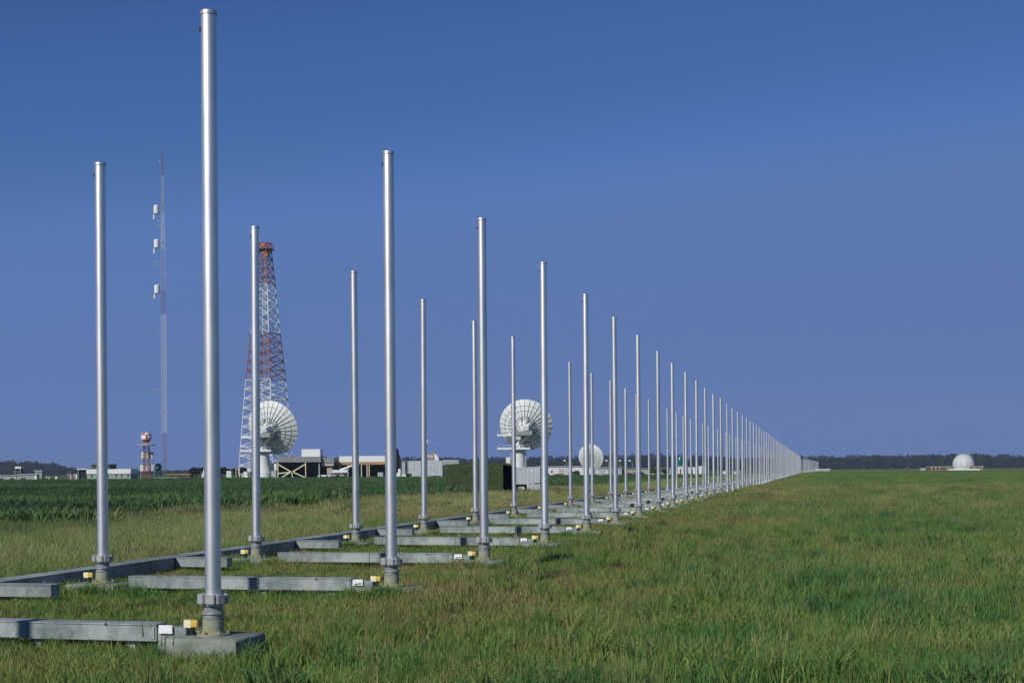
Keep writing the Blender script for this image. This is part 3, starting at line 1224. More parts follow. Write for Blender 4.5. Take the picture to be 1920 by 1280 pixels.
for a in (-0.45, 1.12, 2.69, 4.26):
    ball_patch(pt, a - 0.62, a + 0.62, -0.42, 0.36, 1.715, (0, 0, zc))
for a in (-0.45 + 0.78, 1.12 + 0.78, 2.69 + 0.78, 4.26 + 0.78):
    ball_patch(pt, a - 0.5, a + 0.5, 0.58, 1.1, 1.715, (0, 0, zc))
obj('patch', pt, M['white'], bo)
zz = Zb(834)
plm = MB().lathe([(2.9, zz - 0.15), (3.0, zz - 0.1), (3.0, zz + 0.1), (1.9, zz + 0.35)], 20)
plm.rod((0, 0, zz), (0, 0, zc - 1.5), 0.5, n=10)
obj('platform', plm, M['beige'], bt)
for sx in (-1, 1):
    for sy in (-1, 1):
        obj('leg', MB().rod((sx * 0.95, sy * 0.95, 0), (sx * 0.72, sy * 0.72, zz - 0.1), 0.10, n=8), M['red'], bt)
    obj('stay', MB().rod((sx * 2.25, 1.25, 0), (sx * 1.9, 1.0, Zb(846)), 0.09, n=6), M['towergrey'], bt)
for ya, yb, hw in ((847, 859, 1.95), (871, 883, 2.35)):
    obj('panel', MB().box(-hw, hw, 1.0, 1.12, Zb(yb), Zb(ya)), M['towerwhite'], bt)
for ya, yb in ((838, 847), (847, 859), (859, 871), (871, 883), (883, 896)):
    br = MB()
    za, zb_ = max(0, Zb(yb)), Zb(ya)
    q_ = 0.82
    for c0, c1 in (((-q_, -q_), (q_, -q_)), ((q_, -q_), (q_, q_)), ((q_, q_), (-q_, q_)), ((-q_, q_), (-q_, -q_))):
        br.rod((*c0, za), (*c1, zb_), 0.035, n=5)
        br.rod((*c1, za), (*c0, zb_), 0.035, n=5)
        br.rod((*c0, zb_), (*c1, zb_), 0.06, n=5)
    obj('brace', br, M['red'], bt)

gt = thing('tank', 'dark teal glossy round tank on legs, beside the beacon tower', 'tank', ground_pt(297, 455))
zc = gz(297, 875, 455)
obj('vessel', MB().lathe([(1.15 * math.sin(math.pi * i / 14) + 1e-3, -1.2 * math.cos(math.pi * i / 14)) for i in range(15)], 24, (0, 0, zc)), M['teal'], gt)
for i in range(4):
    a = R(45 + 90 * i)
    obj('leg', MB().rod((1.0 * math.cos(a), 1.0 * math.sin(a), 0), (0.8 * math.cos(a), 0.8 * math.sin(a), zc - 0.3), 0.12, n=6), M['teal'], gt)
obj('painted_highlight', MB().box(-0.22, 0.12, -1.42, -1.16, zc - 0.5, zc + 0.05, 0.03), M['towerwhite'], gt)  # pale box standing in for the bright highlight on the glossy vessel

# ---- open hall with yellow braces
h = Site('open_hall', 'flat-roofed grey hall, its dark open front braced with yellow tubes', 'building', 572, 470, rz=0)
h.part('roof', 'greywall', (520, 602, 856, 866, -0.6, 16), (602.4, 626, 858, 868, 0.8, 16))
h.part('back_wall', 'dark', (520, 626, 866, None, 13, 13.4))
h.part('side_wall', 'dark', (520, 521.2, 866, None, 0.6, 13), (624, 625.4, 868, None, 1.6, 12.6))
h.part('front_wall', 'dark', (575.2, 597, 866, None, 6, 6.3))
h.part('lintel', 'beige', (602.6, 625, 868.4, 873.5, 1.0, 1.4))
h.part('post', 'towergrey', (597.2, 599.2, 866, None, 0.3, 0.7))
hX, hZ = h.X, h.Z
zg = 0.0
for name_, a, b in (('post', (521.5, 866), (521.5, 898)), ('post', (573.4, 866), (573.4, 898)),
                    ('brace', (522, 870), (546, 884)), ('brace', (573, 870), (549, 884)), ('brace', (550, 885), (573, 897)),
                    ('brace', (545, 885), (522, 887)), ('brace', (543, 886), (527, 897)), ('brace', (547, 885), (549, 897))):
    mb = MB().rod((hX(a[0]), -0.2, hZ(a[1])), (hX(b[0]), -0.2, hZ(b[1])), 0.2 if name_ == 'brace' else 0.17, n=8)
    obj(name_, mb, M['yellow_pale'], h.t)
h.part('rooftop_unit', 'white', (564, 599, 841.5, 855.6, 2.0, 9))

h2 = Site('open_shed', 'long white-topped shed on yellow posts with a tan beam and dark bays', 'building', 682, 476)
h2.part('roof', 'white', (636, 724, 854.5, 865.6, 0, 10))
h2.part('beam', 'tan', (629, 741, 866, 870.6, -0.3, 0.4))
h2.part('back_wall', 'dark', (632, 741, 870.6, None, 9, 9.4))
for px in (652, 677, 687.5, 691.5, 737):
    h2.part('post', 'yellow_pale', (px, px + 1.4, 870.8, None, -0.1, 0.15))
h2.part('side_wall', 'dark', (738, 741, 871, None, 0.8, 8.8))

cab = Site('cabinet', 'white cabinet standing in a dark bay of the shed', 'cabinet', 713, 479)
cab.part('body', 'white', (708.5, 718, 884, None, 0, 0.8, 0.04))
cab.part('door', 'towergrey', (709.5, 713, 886, 893, -0.05, -0.01), (713.6, 717, 886, 893, -0.05, -0.01))

tr = Site('trailer', 'low white box trailer standing in the grass before the open hall', 'trailer', 607, 462)
b = MB()
zz0, zz1 = 0.35, tr.Z(890)
pr = [(tr.X(594), zz0), (tr.X(619.5), zz0), (tr.X(619.5), zz1), (tr.X(602), zz1), (tr.X(594), tr.Z(892.5))]
vv = [(x, y, z) for y in (0, 2.0) for x, z in pr]
b.add(vv, [(0, 1, 2, 3, 4), (9, 8, 7, 6, 5)] + [(i, 5 + i, 5 + (i + 1) % 5, (i + 1) % 5) for i in range(5)])
obj('body', b, M['white'], tr.t)
for px in (601, 613):
    obj('wheel', MB().rod((tr.X(px), -0.12, 0.36), (tr.X(px), 0.12, 0.36), 0.36, n=16), M['black'], tr.t)

lf = Site('loader_truck', 'white lorry with a slanting boom parked under the shed', 'truck', 637, 466)
lf.part('cab', 'beige', (613, 622.5, 876.5, 889, 0, 2.2, 0.08))
lf.part('bed', 'white', (622.6, 652, 880.5, 886, 0, 2.2, 0.05))
lf.part('frame', 'towergrey', (613.5, 652, 889.2, 892, 0.2, 2.0))
obj('boom', MB().rod((lf.X(638), 0.6, lf.Z(881)), (lf.X(664), 0.6, lf.Z(871.5)), 0.42, 0.3, 8), M['white'], lf.t)
lf.part('guard_rail', 'towergrey', (624, 625, 886.2, 889, 0.1, 0.2), (632, 633, 886.2, 889, 0.1, 0.2), (640, 641, 886.2, 889, 0.1, 0.2))
for px in (617, 633, 648):
    obj('wheel', MB().rod((lf.X(px), -0.1, 0.55), (lf.X(px), 0.3, 0.55), 0.55, n=16), M['black'], lf.t)

# ---- pale corrugated block behind the camouflaged hut
cs = Site('storage_building', 'pale blue-grey sheet metal building with a louvred box on one end', 'building', 797, 470)
cs.part('wall', 'corr', (765, 829.6, 863.5, None, 0, 9))
cs.part('roof_box', 'corr', (830, 860, 862.5, 872, 0.3, 6))
lv_ = MB()
for q in range(4):
    cs.box(lv_, 832, 858.5, 864 + q * 2.1, 865 + q * 2.1, 0.18, 0.29)
obj('louvre', lv_, M['dishgrey'], cs.t)
cs.part('wall', 'corr', (831, 858, 872.3, None, 1.0, 6))
cs.part('door', 'corr_small', (780, 799, 889, None, -0.12, -0.03))
cs.part('drainpipe', 'towergrey', (764, 764.8, 864, None, -0.25, -0.05))
bb = Site('pillar', 'grey concrete pillars with a dark gap beside the pale sheet metal building', 'pillar', 758, 472)
bb.part('column', 'towergrey', (753.5, 759.5, 865, None, 0, 1.2))
bb.part('cap', 'greywall', (752.8, 764, 863.4, 864.8, -0.2, 1.4))
for px, w_, y0, nm, lab in ((748, 9, 886, 'crate', 'white crate stacked in the grass by the concrete pillars'),
                            (757, 8, 888.5, 'crate', 'white low crate lying between pillars and the pale sheet metal building'),
                            (749.5, 3.4, 879, 'drum', 'white drum standing by the concrete pillars'),
                            (772, 8, 893, 'crate', 'white slab-like crate at the foot of the pale sheet metal building')):
    s_ = Site(nm, lab, nm, px, 464)
    if nm == 'drum':
        obj('body', MB().lathe([(0.45, 0), (0.5, 0.1), (0.5, s_.Z(y0) - 0.1), (0.44, s_.Z(y0))], 16), M['white'], s_.t)
        obj('lid', MB().lathe([(0.47, s_.Z(y0)), (0.47, s_.Z(y0) + 0.1)], 16), M['dishgrey'], s_.t)
    else:
        s_.part('body', 'white', (px - w_ / 2, px + w_ / 2, y0 + 0.5, None, 0, 1.2, 0.03))
        s_.part('lid', 'towergrey', (px - w_ / 2 - .3, px + w_ / 2 + .3, y0, y0 + 0.5, -0.05, 1.25))
tk = Site('tank_lorry', 'white tank with a tan end behind the sheet metal building roof', 'tank', 811, 486)
zt_ = tk.Z(856)
obj('vessel', MB().rod((tk.X(796), 0, zt_), (tk.X(813), 0, zt_ - 0.3), 0.9, n=20), M['beige'], tk.t)
obj('end_panel', MB().rod((tk.X(813.1), 0, zt_ + 0.4), (tk.X(816.8), 0, zt_ + 0.5), 1.5, 1.3, 20), M['tan'], tk.t)
obj('cradle', MB().box(tk.X(797), tk.X(815), -0.9, 0.9, 0, zt_ - 1.0), M['dishgrey'], tk.t)
hd = MB()
pr = [(815.5, 863), (823.6, 863), (823, 857.5), (820, 853.5), (817, 850.5), (815.5, 851)]
vv = [(tk.X(x), y, tk.Z(z)) for y in (-2.2, -1.6) for x, z in pr]
hd.add(vv, [tuple(range(6))[::-1], tuple(range(6, 12))] + [(i, (i + 1) % 6, 6 + (i + 1) % 6, 6 + i) for i in range(6)])
obj('hood', hd, M['white'], tk.t)

fl = Site('flood_lamp', 'white flood lamp on a pole with a cable, above the sheet metal building', 'lamp', 800.5, 452)
obj('pole', MB().rod((0, 0, 0), (0, 0, fl.Z(831)), 0.13, 0.1, 8), M['lampgreen'], fl.t)
obj('lamp_head', MB().box(fl.X(800.2), fl.X(803), -0.5, 0.2, fl.Z(830.5), fl.Z(825), 0.06), M['white'], fl.t)
obj('bracket', MB().rod((fl.X(802.8), 0, fl.Z(829)), (fl.X(807.5), 0, fl.Z(831.5)), 0.13, 0.2, 6), M['towergrey'], fl.t)
obj('cable', MB().rod((fl.X(807), 0, fl.Z(831)), (fl.X(824), 4, fl.Z(838)), 0.035, n=5), M['towergrey'], fl.t)

# ---- buildings at the far left
wb = Site('service_building', 'low white building, brighter along its eaves, beyond the green crop', 'building', 204, 462)
wb.part('wall', 'palegreen', (162.5, 244.5, 888, None, 0.25, 9))
wb.part('eaves', 'white', (162, 245, 879, 887.8, 0, 9.4))
for px in (170, 183, 200, 216, 226, 238):
    wb.part('window', 'glass', (px, px + 3.5, 889.8, 893.5, 0.19, 0.245))
db = Site('dark_hut', 'dark olive hut rising behind the low white building', 'hut', 189, 486)
db.part('wall', 'olive', (172, 206, 872, None, 0, 8))
db.part('roof', 'olive', (171, 207, 870, 871.9, -0.3, 8.3))
sh = Site('open_shelter', 'dark shelter under a thin white roof beside the low white building', 'shelter', 154, 468)
sh.part('wall', 'dark', (147, 161, 880.2, None, 1, 6))
sh.part('roof', 'white', (144, 162, 878.2, 880, 0, 7))
sh.part('post', 'palegreen', (145.4, 146.4, 880.2, None, 0.3, 0.6))
lh = Site('lookout_hut', 'small raised hut with a bright white roof before the trees', 'hut', 33, 520)
lh.part('wall', 'dark', (28.5, 38, 878.4, 887, 0.4, 3))
lh.part('roof', 'white', (28, 39, 874.4, 878.2, 0, 3.4))
for px in (27.2, 38):
    lh.part('post', 'palegreen', (px, px + 1.0, 878.4, None, 0.1, 0.4))
lh.part('railing', 'palegreen', (27, 39, 883.6, 884.4, -0.2, -0.05))
ls = Site('long_shed', 'long pale green shed below the raised hut', 'shed', 50, 500)
ls.part('wall', 'palegreen', (31, 69, 890, None, 0.3, 2.5))
ls.part('roof', 'towergrey', (30.4, 69.6, 888.2, 889.8, 0, 2.8))
ls.part('door', 'white', (64.5, 68, 891, None, 0.2, 0.29))
ls2 = Site('long_shed', 'dull grey shed with no door at the edge of the field', 'shed', 14, 500)
ls2.part('wall', 'dishgrey', (-4, 30, 891.6, None, 0.3, 6))
ls2.part('roof', 'palegreen', (-5, 30.3, 889.8, 891.4, 0, 6.4))
hb = Site('cottage', 'greenish cottage half hidden in the trees', 'cottage', 71, 640)
hb.part('wall', 'palegreen', (65, 78, 884, None, 0.4, 3))
hb.part('roof', 'dishgrey', (64, 79, 881.4, 883.8, 0, 3.4))
for px, x0, x1, y0, lab in ((130, 126.5, 133.5, 888, 'pale shed with a flat roof between trees and dark shelter'),
                            (141, 138, 144, 887.4, 'small white shed standing next to the dark shelter')):
    s_ = Site('shed', lab, 'shed', px, 480)
    s_.part('wall', 'white' if px > 135 else 'beige', (x0, x1, y0 + 1.2, None, 0.2, 3))
    s_.part('roof', 'palegreen', (x0 - .6, x1 + .6, y0, y0 + 1.0, 0, 3.3))
    s_.part('door', 'dark', (x0 + 1, x0 + 3, y0 + 3, None, 0.12, 0.19))


def vehicle(label, px, z, wpx, top, kind='van', m='white', name='parked_van'):
    s_ = Site(name, label, kind, px, z, 'vehicles parked beyond the field')
    hw = wpx / 2 * z / F
    zt = s_.Z(top)
    b = MB()
    pr = [(-hw, 0.4), (hw, 0.4), (hw, zt * 0.55), (hw * 0.72, zt * 0.6), (hw * 0.5, zt), (-hw * 0.96, zt), (-hw, zt * 0.9)]
    vv = [(x, y, zz) for y in (0, 1.9) for x, zz in pr]
    n = len(pr)
    b.add(vv, [tuple(range(n)), tuple(range(2 * n - 1, n - 1, -1))] + [(i, n + i, n + (i + 1) % n, (i + 1) % n) for i in range(n)])
    obj('body', b, M[m], s_.t)
    obj('window', MB().box(-hw * 0.5, hw * 0.45, -0.03, -0.004, zt * 0.66, zt * 0.9), M['glass'], s_.t)
    for f_ in (-0.62, 0.62):
        obj('wheel', MB().rod((hw * f_, -0.05, 0.36), (hw * f_, 0.25, 0.36), 0.36, n=14), M['black'], s_.t)


vehicle('white van cut by the edge of the picture, by the grey shed', 0, 455, 7, 895.5)
vehicle('dusty white van parked before the long pale green shed', 43, 455, 8, 896)
vehicle('long white van below the trees, next to a bright white tank', 91.5, 458, 11, 893.5)
vehicle('tiny grey car parked before the grey shed', 22, 462, 5, 895.5, 'car', 'dishgrey', 'parked_car')
bw = Site('tank', 'small bright white round tank near the long white van', 'tank', 106, 458)
obj('vessel', MB().lathe([(0.3, 0.1), (0.42, 0.4), (0.45, bw.Z(894) - 0.2), (0.25, bw.Z(893))], 16), M['tag'], bw.t)
obj('stand', MB().box(-0.4, 0.4, -0.4, 0.4, -0.05, 0.1), M['dishgrey'], bw.t)

# low things between beacon tower and dish
lw = Site('barrier', 'long low white barrier at the foot of the thin lattice mast', 'barrier', 310, 452)
lw.part('rail', 'palegreen', (290, 331, 894.6, 896.4, 0, 0.3))
for px in (291, 304, 317, 329):
    lw.part('post', 'palegreen', (px, px + 1, 894.9, None, 0.31, 0.5))
tr_ = Site('long_shed', 'low tan-roofed shed among trees, beyond the thin lattice mast', 'shed', 334, 520)
tr_.part('wall', 'olive', (312, 356, 890, None, 0.4, 6))
tr_.part('roof', 'tan', (311, 357, 888, 889.8, 0, 6.4))
sb = Site('sign_board', 'small leaning white board with orange edge beside the tallest-looking mast', 'sign', 381, 458)
b = MB()
pts_ = [(377.5, 896), (381, 897), (384, 880), (381.5, 880)]
b.add([(sb.X(x), y, sb.Z(z)) for y in (0, 0.15) for x, z in pts_], [(0, 1, 2, 3), (7, 6, 5, 4), (0, 4, 5, 1), (1, 5, 6, 2), (2, 6, 7, 3), (3, 7, 4, 0)])
obj('board', b, M['white'], sb.t)
b = MB()
pts_ = [(377.0, 884), (379.2, 890), (378.6, 891), (376.6, 886)]
b.add([(sb.X(x), y, sb.Z(z)) for y in (0.0, 0.12) for x, z in pts_], [(0, 1, 2, 3), (7, 6, 5, 4), (0, 4, 5, 1), (1, 5, 6, 2), (2, 6, 7, 3), (3, 7, 4, 0)])
obj('arrow', b, M['orange'], sb.t)
wc = Site('cabinet', 'white upright cabinet before the dark hedge', 'cabinet', 429, 458)
wc.part('body', 'white', (424.5, 433.5, 882.6, None, 0, 1, 0.05))
wc.part('door', 'towerwhite', (425.6, 432.4, 884, 895, -0.04, -0.005))
gfm = Site('gate_frame', 'yellowish pipe gate frame between white cabinet and big dish', 'gate', 447, 458)
for px in (442.5, 449):
    obj('post', MB().rod((gfm.X(px), 0, 0), (gfm.X(px), 0, gfm.Z(879)), 0.1, n=8), M['yellow_pale'], gfm.t)
obj('crossbar', MB().rod((gfm.X(442.5), 0, gfm.Z(879.5)), (gfm.X(450.5), 0, gfm.Z(878)), 0.1, n=8), M['yellow_pale'], gfm.t)
for px, y0, wd, lab in ((460, 884, 7, 'white stepped equipment box beside the big dish pedestal'), (454.5, 890, 3, 'tiny white box next to the pipe gate frame'),
                        (463, 889.5, 3, 'slim white box near the stepped equipment box')):
    s_ = Site('equipment_box', lab, 'box', px, 455 + (2 if y0 < 886 else 0))
    s_.part('body', 'white', (px - wd / 2, px + wd / 2, y0, None, 0, 0.9, 0.03))
    s_.part('lid', 'towergrey', (px - wd / 2 - .3, px + wd / 2 + .3, y0 - 0.7, y0 - 0.02, -0.1, 1.0))

# ---- camouflaged hut and grey shelter
ZH = 102.0
ch = Site('camouflaged_hut', 'square hut draped in green camouflage netting, its end open and black', 'hut', 888, ZH, rz=ROW_RZ)
kx = ZH / F
x0, x1 = ch.X(832), ch.X(944)
ht_ = gz(888, 871, ZH)
D = 3.4
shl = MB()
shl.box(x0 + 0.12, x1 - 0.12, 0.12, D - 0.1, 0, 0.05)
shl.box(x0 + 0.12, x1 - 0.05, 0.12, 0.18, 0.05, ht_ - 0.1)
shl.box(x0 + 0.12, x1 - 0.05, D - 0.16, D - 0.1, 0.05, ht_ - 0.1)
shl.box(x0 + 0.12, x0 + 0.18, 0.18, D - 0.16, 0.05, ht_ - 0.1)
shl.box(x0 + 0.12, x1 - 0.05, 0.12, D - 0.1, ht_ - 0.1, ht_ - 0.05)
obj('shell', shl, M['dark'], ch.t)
fr_ = MB()
for yy in (0.1, D - 0.15):
    fr_.box(x1 - 0.05, x1 + 0.02, yy, yy + 0.08, 0, ht_ - 0.1)
obj('door_frame', fr_, M['black'], ch.t)


def leaf_cloud(mb, pts, size, r_=rnd, flat=0.0, tone=None):
    if mb.tone is None:
        mb.tone = []
    for p, nrm in pts:
        nrm = Vector(nrm)
        d = Vector((r_.gauss(0, 1), r_.gauss(0, 1), r_.gauss(0, 1))) * (1 - flat) + nrm * flat * 2
        d.normalize()
        u = d.orthogonal().normalized()
        q = d.cross(u)
        a = r_.uniform(0, 6.28)
        u, q = u * math.cos(a) + q * math.sin(a), q * math.cos(a) - u * math.sin(a)
        s = size * r_.uniform(0.6, 1.4)
        c = Vector(p)
        o = len(mb.v)
        mb.v += [tuple(c - u * s), tuple(c - q * s * 0.55), tuple(c + u * s), tuple(c + q * s * 0.55)]
        mb.f.append((o, o + 1, o + 2, o + 3))
        mb.smooth.append(False)
        tv = r_.random() if tone is None else tone
        mb.tone += [tv] * 4


nb = MB()
pts_ = []
for _ in range(12000):
    u, v = rnd.random(), rnd.random()
    bul = 0.05 * noise.noise(Vector((u * 6, v * 4, 2.0)))
    pts_.append(((x0 + (x1 - x0) * u, 0.05 - rnd.uniform(0, 0.09) - bul, ht_ * v + 0.0), (0, -1, 0.15)))
for _ in range(6000):
    u, v = rnd.random(), rnd.random()
    pts_.append(((x0 + (x1 - x0) * u, D * v, ht_ + 0.06 * noise.noise(Vector((u * 5, v * 5, 9))) + rnd.uniform(-0.03, 0.06)), (0, -0.2, 1)))
for _ in range(2200):
    u, v = rnd.random(), rnd.random()
    pts_.append(((x0 + 0.06 - rnd.uniform(0, 0.08), D * u, ht_ * v), (-1, 0, 0.1)))
for _ in range(2200):
    u, v = rnd.random(), rnd.random()
    pts_.append(((x0 + (x1 - x0) * u, D, ht_ * v), (0, 1, 0.1)))
leaf_cloud(nb, pts_, 0.045, flat=0.6)
nb.tone = [0.3 + 0.4 * q for q in nb.tone]
obj('netting', nb, M['net'], ch.t)

gs = Site('equipment_shelter', 'pale grey sheet metal shelter beside the camouflaged hut, with a taller base at one end', 'shelter', 988, 108.0, rz=ROW_RZ * 0.5)
gs.part('body', 'corr_small', (961, 990.6, 875.5, 907.5, 0, 2.2), )
gs.part('end_block', 'corr_small', (991, 1013, 875, 906.4, -0.15, 2.2))
gs.part('base', 'corr_small', (987.5, 1013, 907, None, -0.12, 2.0))
gs.part('skid', 'black', (960, 964, 908, None, 0.2, 2.0))
gs.part('shade_sheet', 'dark', (964, 987, 908, None, 2.0, 2.1))  # near-black sheet painted as the shade in the open gap under the body
gs.part('latch', 'black', (1003.5, 1006.5, 904.6, 906, -0.2, -0.155), (1009.5, 1012, 904.6, 906, -0.2, -0.155))
obj('roundel', MB().rod((gs.X(997), -0.155, gs.Z(882)), (gs.X(997), -0.165, gs.Z(882)), 0.09, n=14), M['towerwhite'], gs.t)
gp = Site('generator', 'small off-white generator tucked in the dark under the grey shelter', 'generator', 976, 107.0)
gp.part('body', 'beige', (971, 984, 912, 922, 0.4, 1.3, 0.04))
gp.part('skid', 'black', (970.5, 985, 922.4, None, 0.4, 1.3))
gp.part('panel', 'white', (979, 983, 914, 920, 0.34, 0.395))

wbk = Site('concrete_block', 'small pale concrete block in the grass behind the rear masts', 'block', 1043, 84.0)
b = MB().box(-0.22, 0.22, 0, 0.3, -0.05, 0.16, 0.02)
b.box(-0.12, 0.02, 0.05, 0.2, 0.16, 0.2)
obj('body', b, M['tag'], wbk.t)


def shrub(label, px, z, wpx, top, npt, m='leaf', size=None, name='shrub', cat='shrub', group=None, tall=False):
    k = z / F
    s_ = Site(name, label, cat, px, z, group)
    h_ = max(0.2, s_.Z(top))
    rx = wpx / 2 * k
    mb = MB()
    lobes = [(rnd.uniform(-0.6, 0.6) * rx, rnd.uniform(-0.5, 0.5) * rx, rnd.uniform(0.45, 0.8) * h_, rnd.uniform(0.35, 0.6)) for _ in range(7)]
    pts = []
    for _ in range(npt):
        lx, ly, lz, lr = rnd.choice(lobes)
        d = Vector((rnd.gauss(0, 1), rnd.gauss(0, 1), rnd.gauss(0, 1))).normalized() * rnd.uniform(0.4, 1) ** 0.5
        z_ = lz + d.z * lr * h_ * (0.5 if not tall else 0.6)
        if z_ < 0.05 or z_ > h_ * 1.02:
            continue
        pts.append(((lx + d.x * lr * rx, ly + d.y * lr * rx, z_), d))
    leaf_cloud(mb, pts, size or 0.12 * max(rx, 0.3), flat=0.4)
    obj('crown', mb, M[m], s_.t)
    tr = MB()
    for q in range(3):
        a = q * 2.1
        tr.rod((0.05 * rx * math.cos(a), 0.05 * rx * math.sin(a), -0.05), (0.35 * rx * math.cos(a), 0.35 * rx * math.sin(a), h_ * 0.6), 0.05 * rx, 0.02 * rx, 6)
    obj('trunk', tr, M['bark'], s_.t)
    return s_


shrub('small dark green shrub beside the pale concrete block', 1046, 87, 13, 921, 260)
shrub('dark conical tree half hidden behind the second front mast', 744, 500, 12, 842, 900, 'wood', 0.5, 'tree', 'tree', tall=True)
shrub('dark low shrub at the foot of the pale sheet metal building', 768, 460, 13, 888, 300, 'leaf', 0.3)
shrub('low shrub beside the second big dish shelter wall', 815, 462, 22, 893, 300, 'leaf', 0.3)
HG = 'shrubs along the pale sheds'
for i, (px, w_, tp, lab) in enumerate(((1024, 20, 888, 'rounded dark shrub beyond the fourth front mast'), (1048, 22, 889, 'low spreading shrub before the pinkish shed door'),
                                       (1078, 24, 884, 'tallest dark shrub before the small dish'), (1110, 26, 890.5, 'flat shrub right under the small dish'),
                                       (1150, 20, 890, 'low shrub before the grey-blue shed'), (1196, 24, 884, 'shrub beside the pale orange truck'),
                                       (1228, 22, 876, 'yellowish tall shrub standing between distant masts'), (1247, 18, 878, 'second yellowish shrub standing between distant masts'))):
    shrub(lab, px, 440, w_, tp, 420, 'leaf', 0.34, 'shrub', 'shrub', HG)
shrub('broad dark tree before the far wood beside the pipe gate frame', 415, 520, 40, 876, 1200, 'wood', 0.5, 'tree', 'tree')
shrub('dark tree before the far wood behind the big dish', 455, 520, 44, 877, 1200, 'wood', 0.5, 'tree', 'tree')
shrub('dark round tree beyond the tan-roofed shed', 368, 560, 34, 876, 1000, 'wood', 0.5, 'tree', 'tree')
shrub('dark tree between the two flat-roofed halls', 630, 492, 12, 858, 500, 'wood', 0.4, 'tree', 'tree')

# ---- pale sheds to the right of the second dish
ps = Site('long_shed', 'long pale shed with a pinkish door, behind the shrubs', 'shed', 1050, 474)
ps.part('wall', 'towerwhite', (1008, 1100, 875, None, 0.3, 8))
ps.part('roof', 'towergrey', (1007, 1101, 873.4, 874.8, 0, 8.4))
ps.part('door', 'beige', (1048, 1058, 878.5, 890, 0.2, 0.29), label='pinkish door')
ps.part('window', 'glass', (1033, 1036, 882, 885.5, 0.2, 0.29))
ps.part('window', 'glass', (1078, 1085, 882, 885.5, 0.2, 0.29))
ps2 = Site('shed', 'grey-blue shed with white boxes on its front, beyond the small dish', 'shed', 1141, 482)
ps2.part('wall', 'corr', (1114, 1166, 877, None, 0.3, 8))
ps2.part('roof', 'palegreen', (1113, 1167, 875, 876.8, 0, 8.4))
ps2.part('hatch', 'white', (1117, 1122, 882, 888, 0.2, 0.29))
ps2.part('hatch', 'white', (1136, 1140, 882.5, 888, 0.2, 0.29))
ps3 = Site('long_shed', 'long grey shed behind the pale orange truck', 'shed', 1200, 486)
ps3.part('wall', 'dishgrey', (1168, 1262, 879, None, 0.3, 8))
ps3.part('roof', 'greywall', (1167, 1263, 877, 878.8, 0, 8.4))
ot = Site('parked_truck', 'pale orange truck with a slanted front among the distant masts', 'truck', 1181, 456, 'vehicles parked beyond the field')
b = MB()
pr = [(1177.5, 894), (1184.5, 896), (1184, 888), (1181, 884.5), (1179.5, 880), (1177, 880.5)]
b.add([(ot.X(x), y, max(0.3, ot.Z(z))) for y in (0, 2.2) for x, z in pr], [tuple(range(6)), tuple(range(11, 5, -1))] + [(i, 6 + i, 6 + (i + 1) % 6, (i + 1) % 6) for i in range(6)])
obj('body', b, M['orange'], ot.t)
obj('window', MB().box(ot.X(1181.3), ot.X(1183.2), -0.05, -0.005, ot.Z(890), ot.Z(887.6)), M['glass'], ot.t)
for px in (1178.8, 1183.4):
    obj('wheel', MB().rod((ot.X(px), -0.1, 0.42), (ot.X(px), 0.3, 0.42), 0.42, n=14), M['black'], ot.t)
for px, x0_, x1_, y0_, lab in ((1276, 1270, 1282, 873.5, 'bright white shed under the teal tank'), (1299, 1292, 1306, 875, 'white shed with a low roof among distant masts'),
                              (1317, 1311, 1323, 873, 'pale two-step shed among distant masts'), (1361, 1356, 1366, 882, 'slim pale shed deep among distant masts'),
                              (1382, 1377, 1388, 883, 'last small pale shed deep among distant masts')):
    s_ = Site('shed', lab, 'shed', px, 500)
    s_.part('wall', 'white', (x0_, x1_, y0_ + 1, None, 0.2, 4))
    s_.part('roof', 'towerwhite', (x0_ - .5, x1_ + .5, y0_, y0_ + 0.9, 0, 4.4))
    s_.part('door', 'dark', (x0_ + 5, x0_ + 7, y0_ + 4.5, None, 0.12, 0.19))
tt = Site('tank', 'tall teal tank rising over a bright white shed among the masts', 'tank', 1275.5, 512)
obj('vessel', MB().lathe([(0.95, tt.Z(878)), (1.05, tt.Z(872)), (1.05, tt.Z(858)), (0.7, tt.Z(855.5))], 20), M['teal'], tt.t)
obj('stand', MB().lathe([(0.7, 0), (0.6, tt.Z(878))], 12), M['dishgrey'], tt.t)

for px, dx, lab in ((1062.5, -1, 'street lamp beside the long pale shed, head turned to the dish'), (1141, -1, 'street lamp next to the small dish with a flat white head'),
                    (1163, 0, 'street lamp with a round white head on a straight post'), (1186, -1, 'street lamp with a curved green neck above the orange truck')):
    s_ = Site('street_lamp', lab, 'street lamp', px, 460, 'street lamps along the compound road')
    zt_ = s_.Z(863)
    mb = MB().rod((0, 0, 0), (0, 0, zt_ - 0.8), 0.13, 0.09, 8)
    hx = dx * (5 if px > 1150 else 3.2) * 460 / F
    prev = Vector((0, 0, zt_ - 0.8))
    for q in range(1, 7):
        a = q / 6 * math.pi / 2
        p = Vector((hx * (1 - math.cos(a)) if dx else 0, 0, zt_ - 0.8 + 0.8 * math.sin(a)))
        mb.rod(prev, p, 0.08, n=6)
        prev = p
    obj('post', mb, M['lampgreen'], s_.t)
    obj('lamp_head', MB().box(hx - 0.42, hx + 0.30, -0.4, 0.4, zt_ - 0.28, zt_ + 0.18, 0.1), M['white'], s_.t)

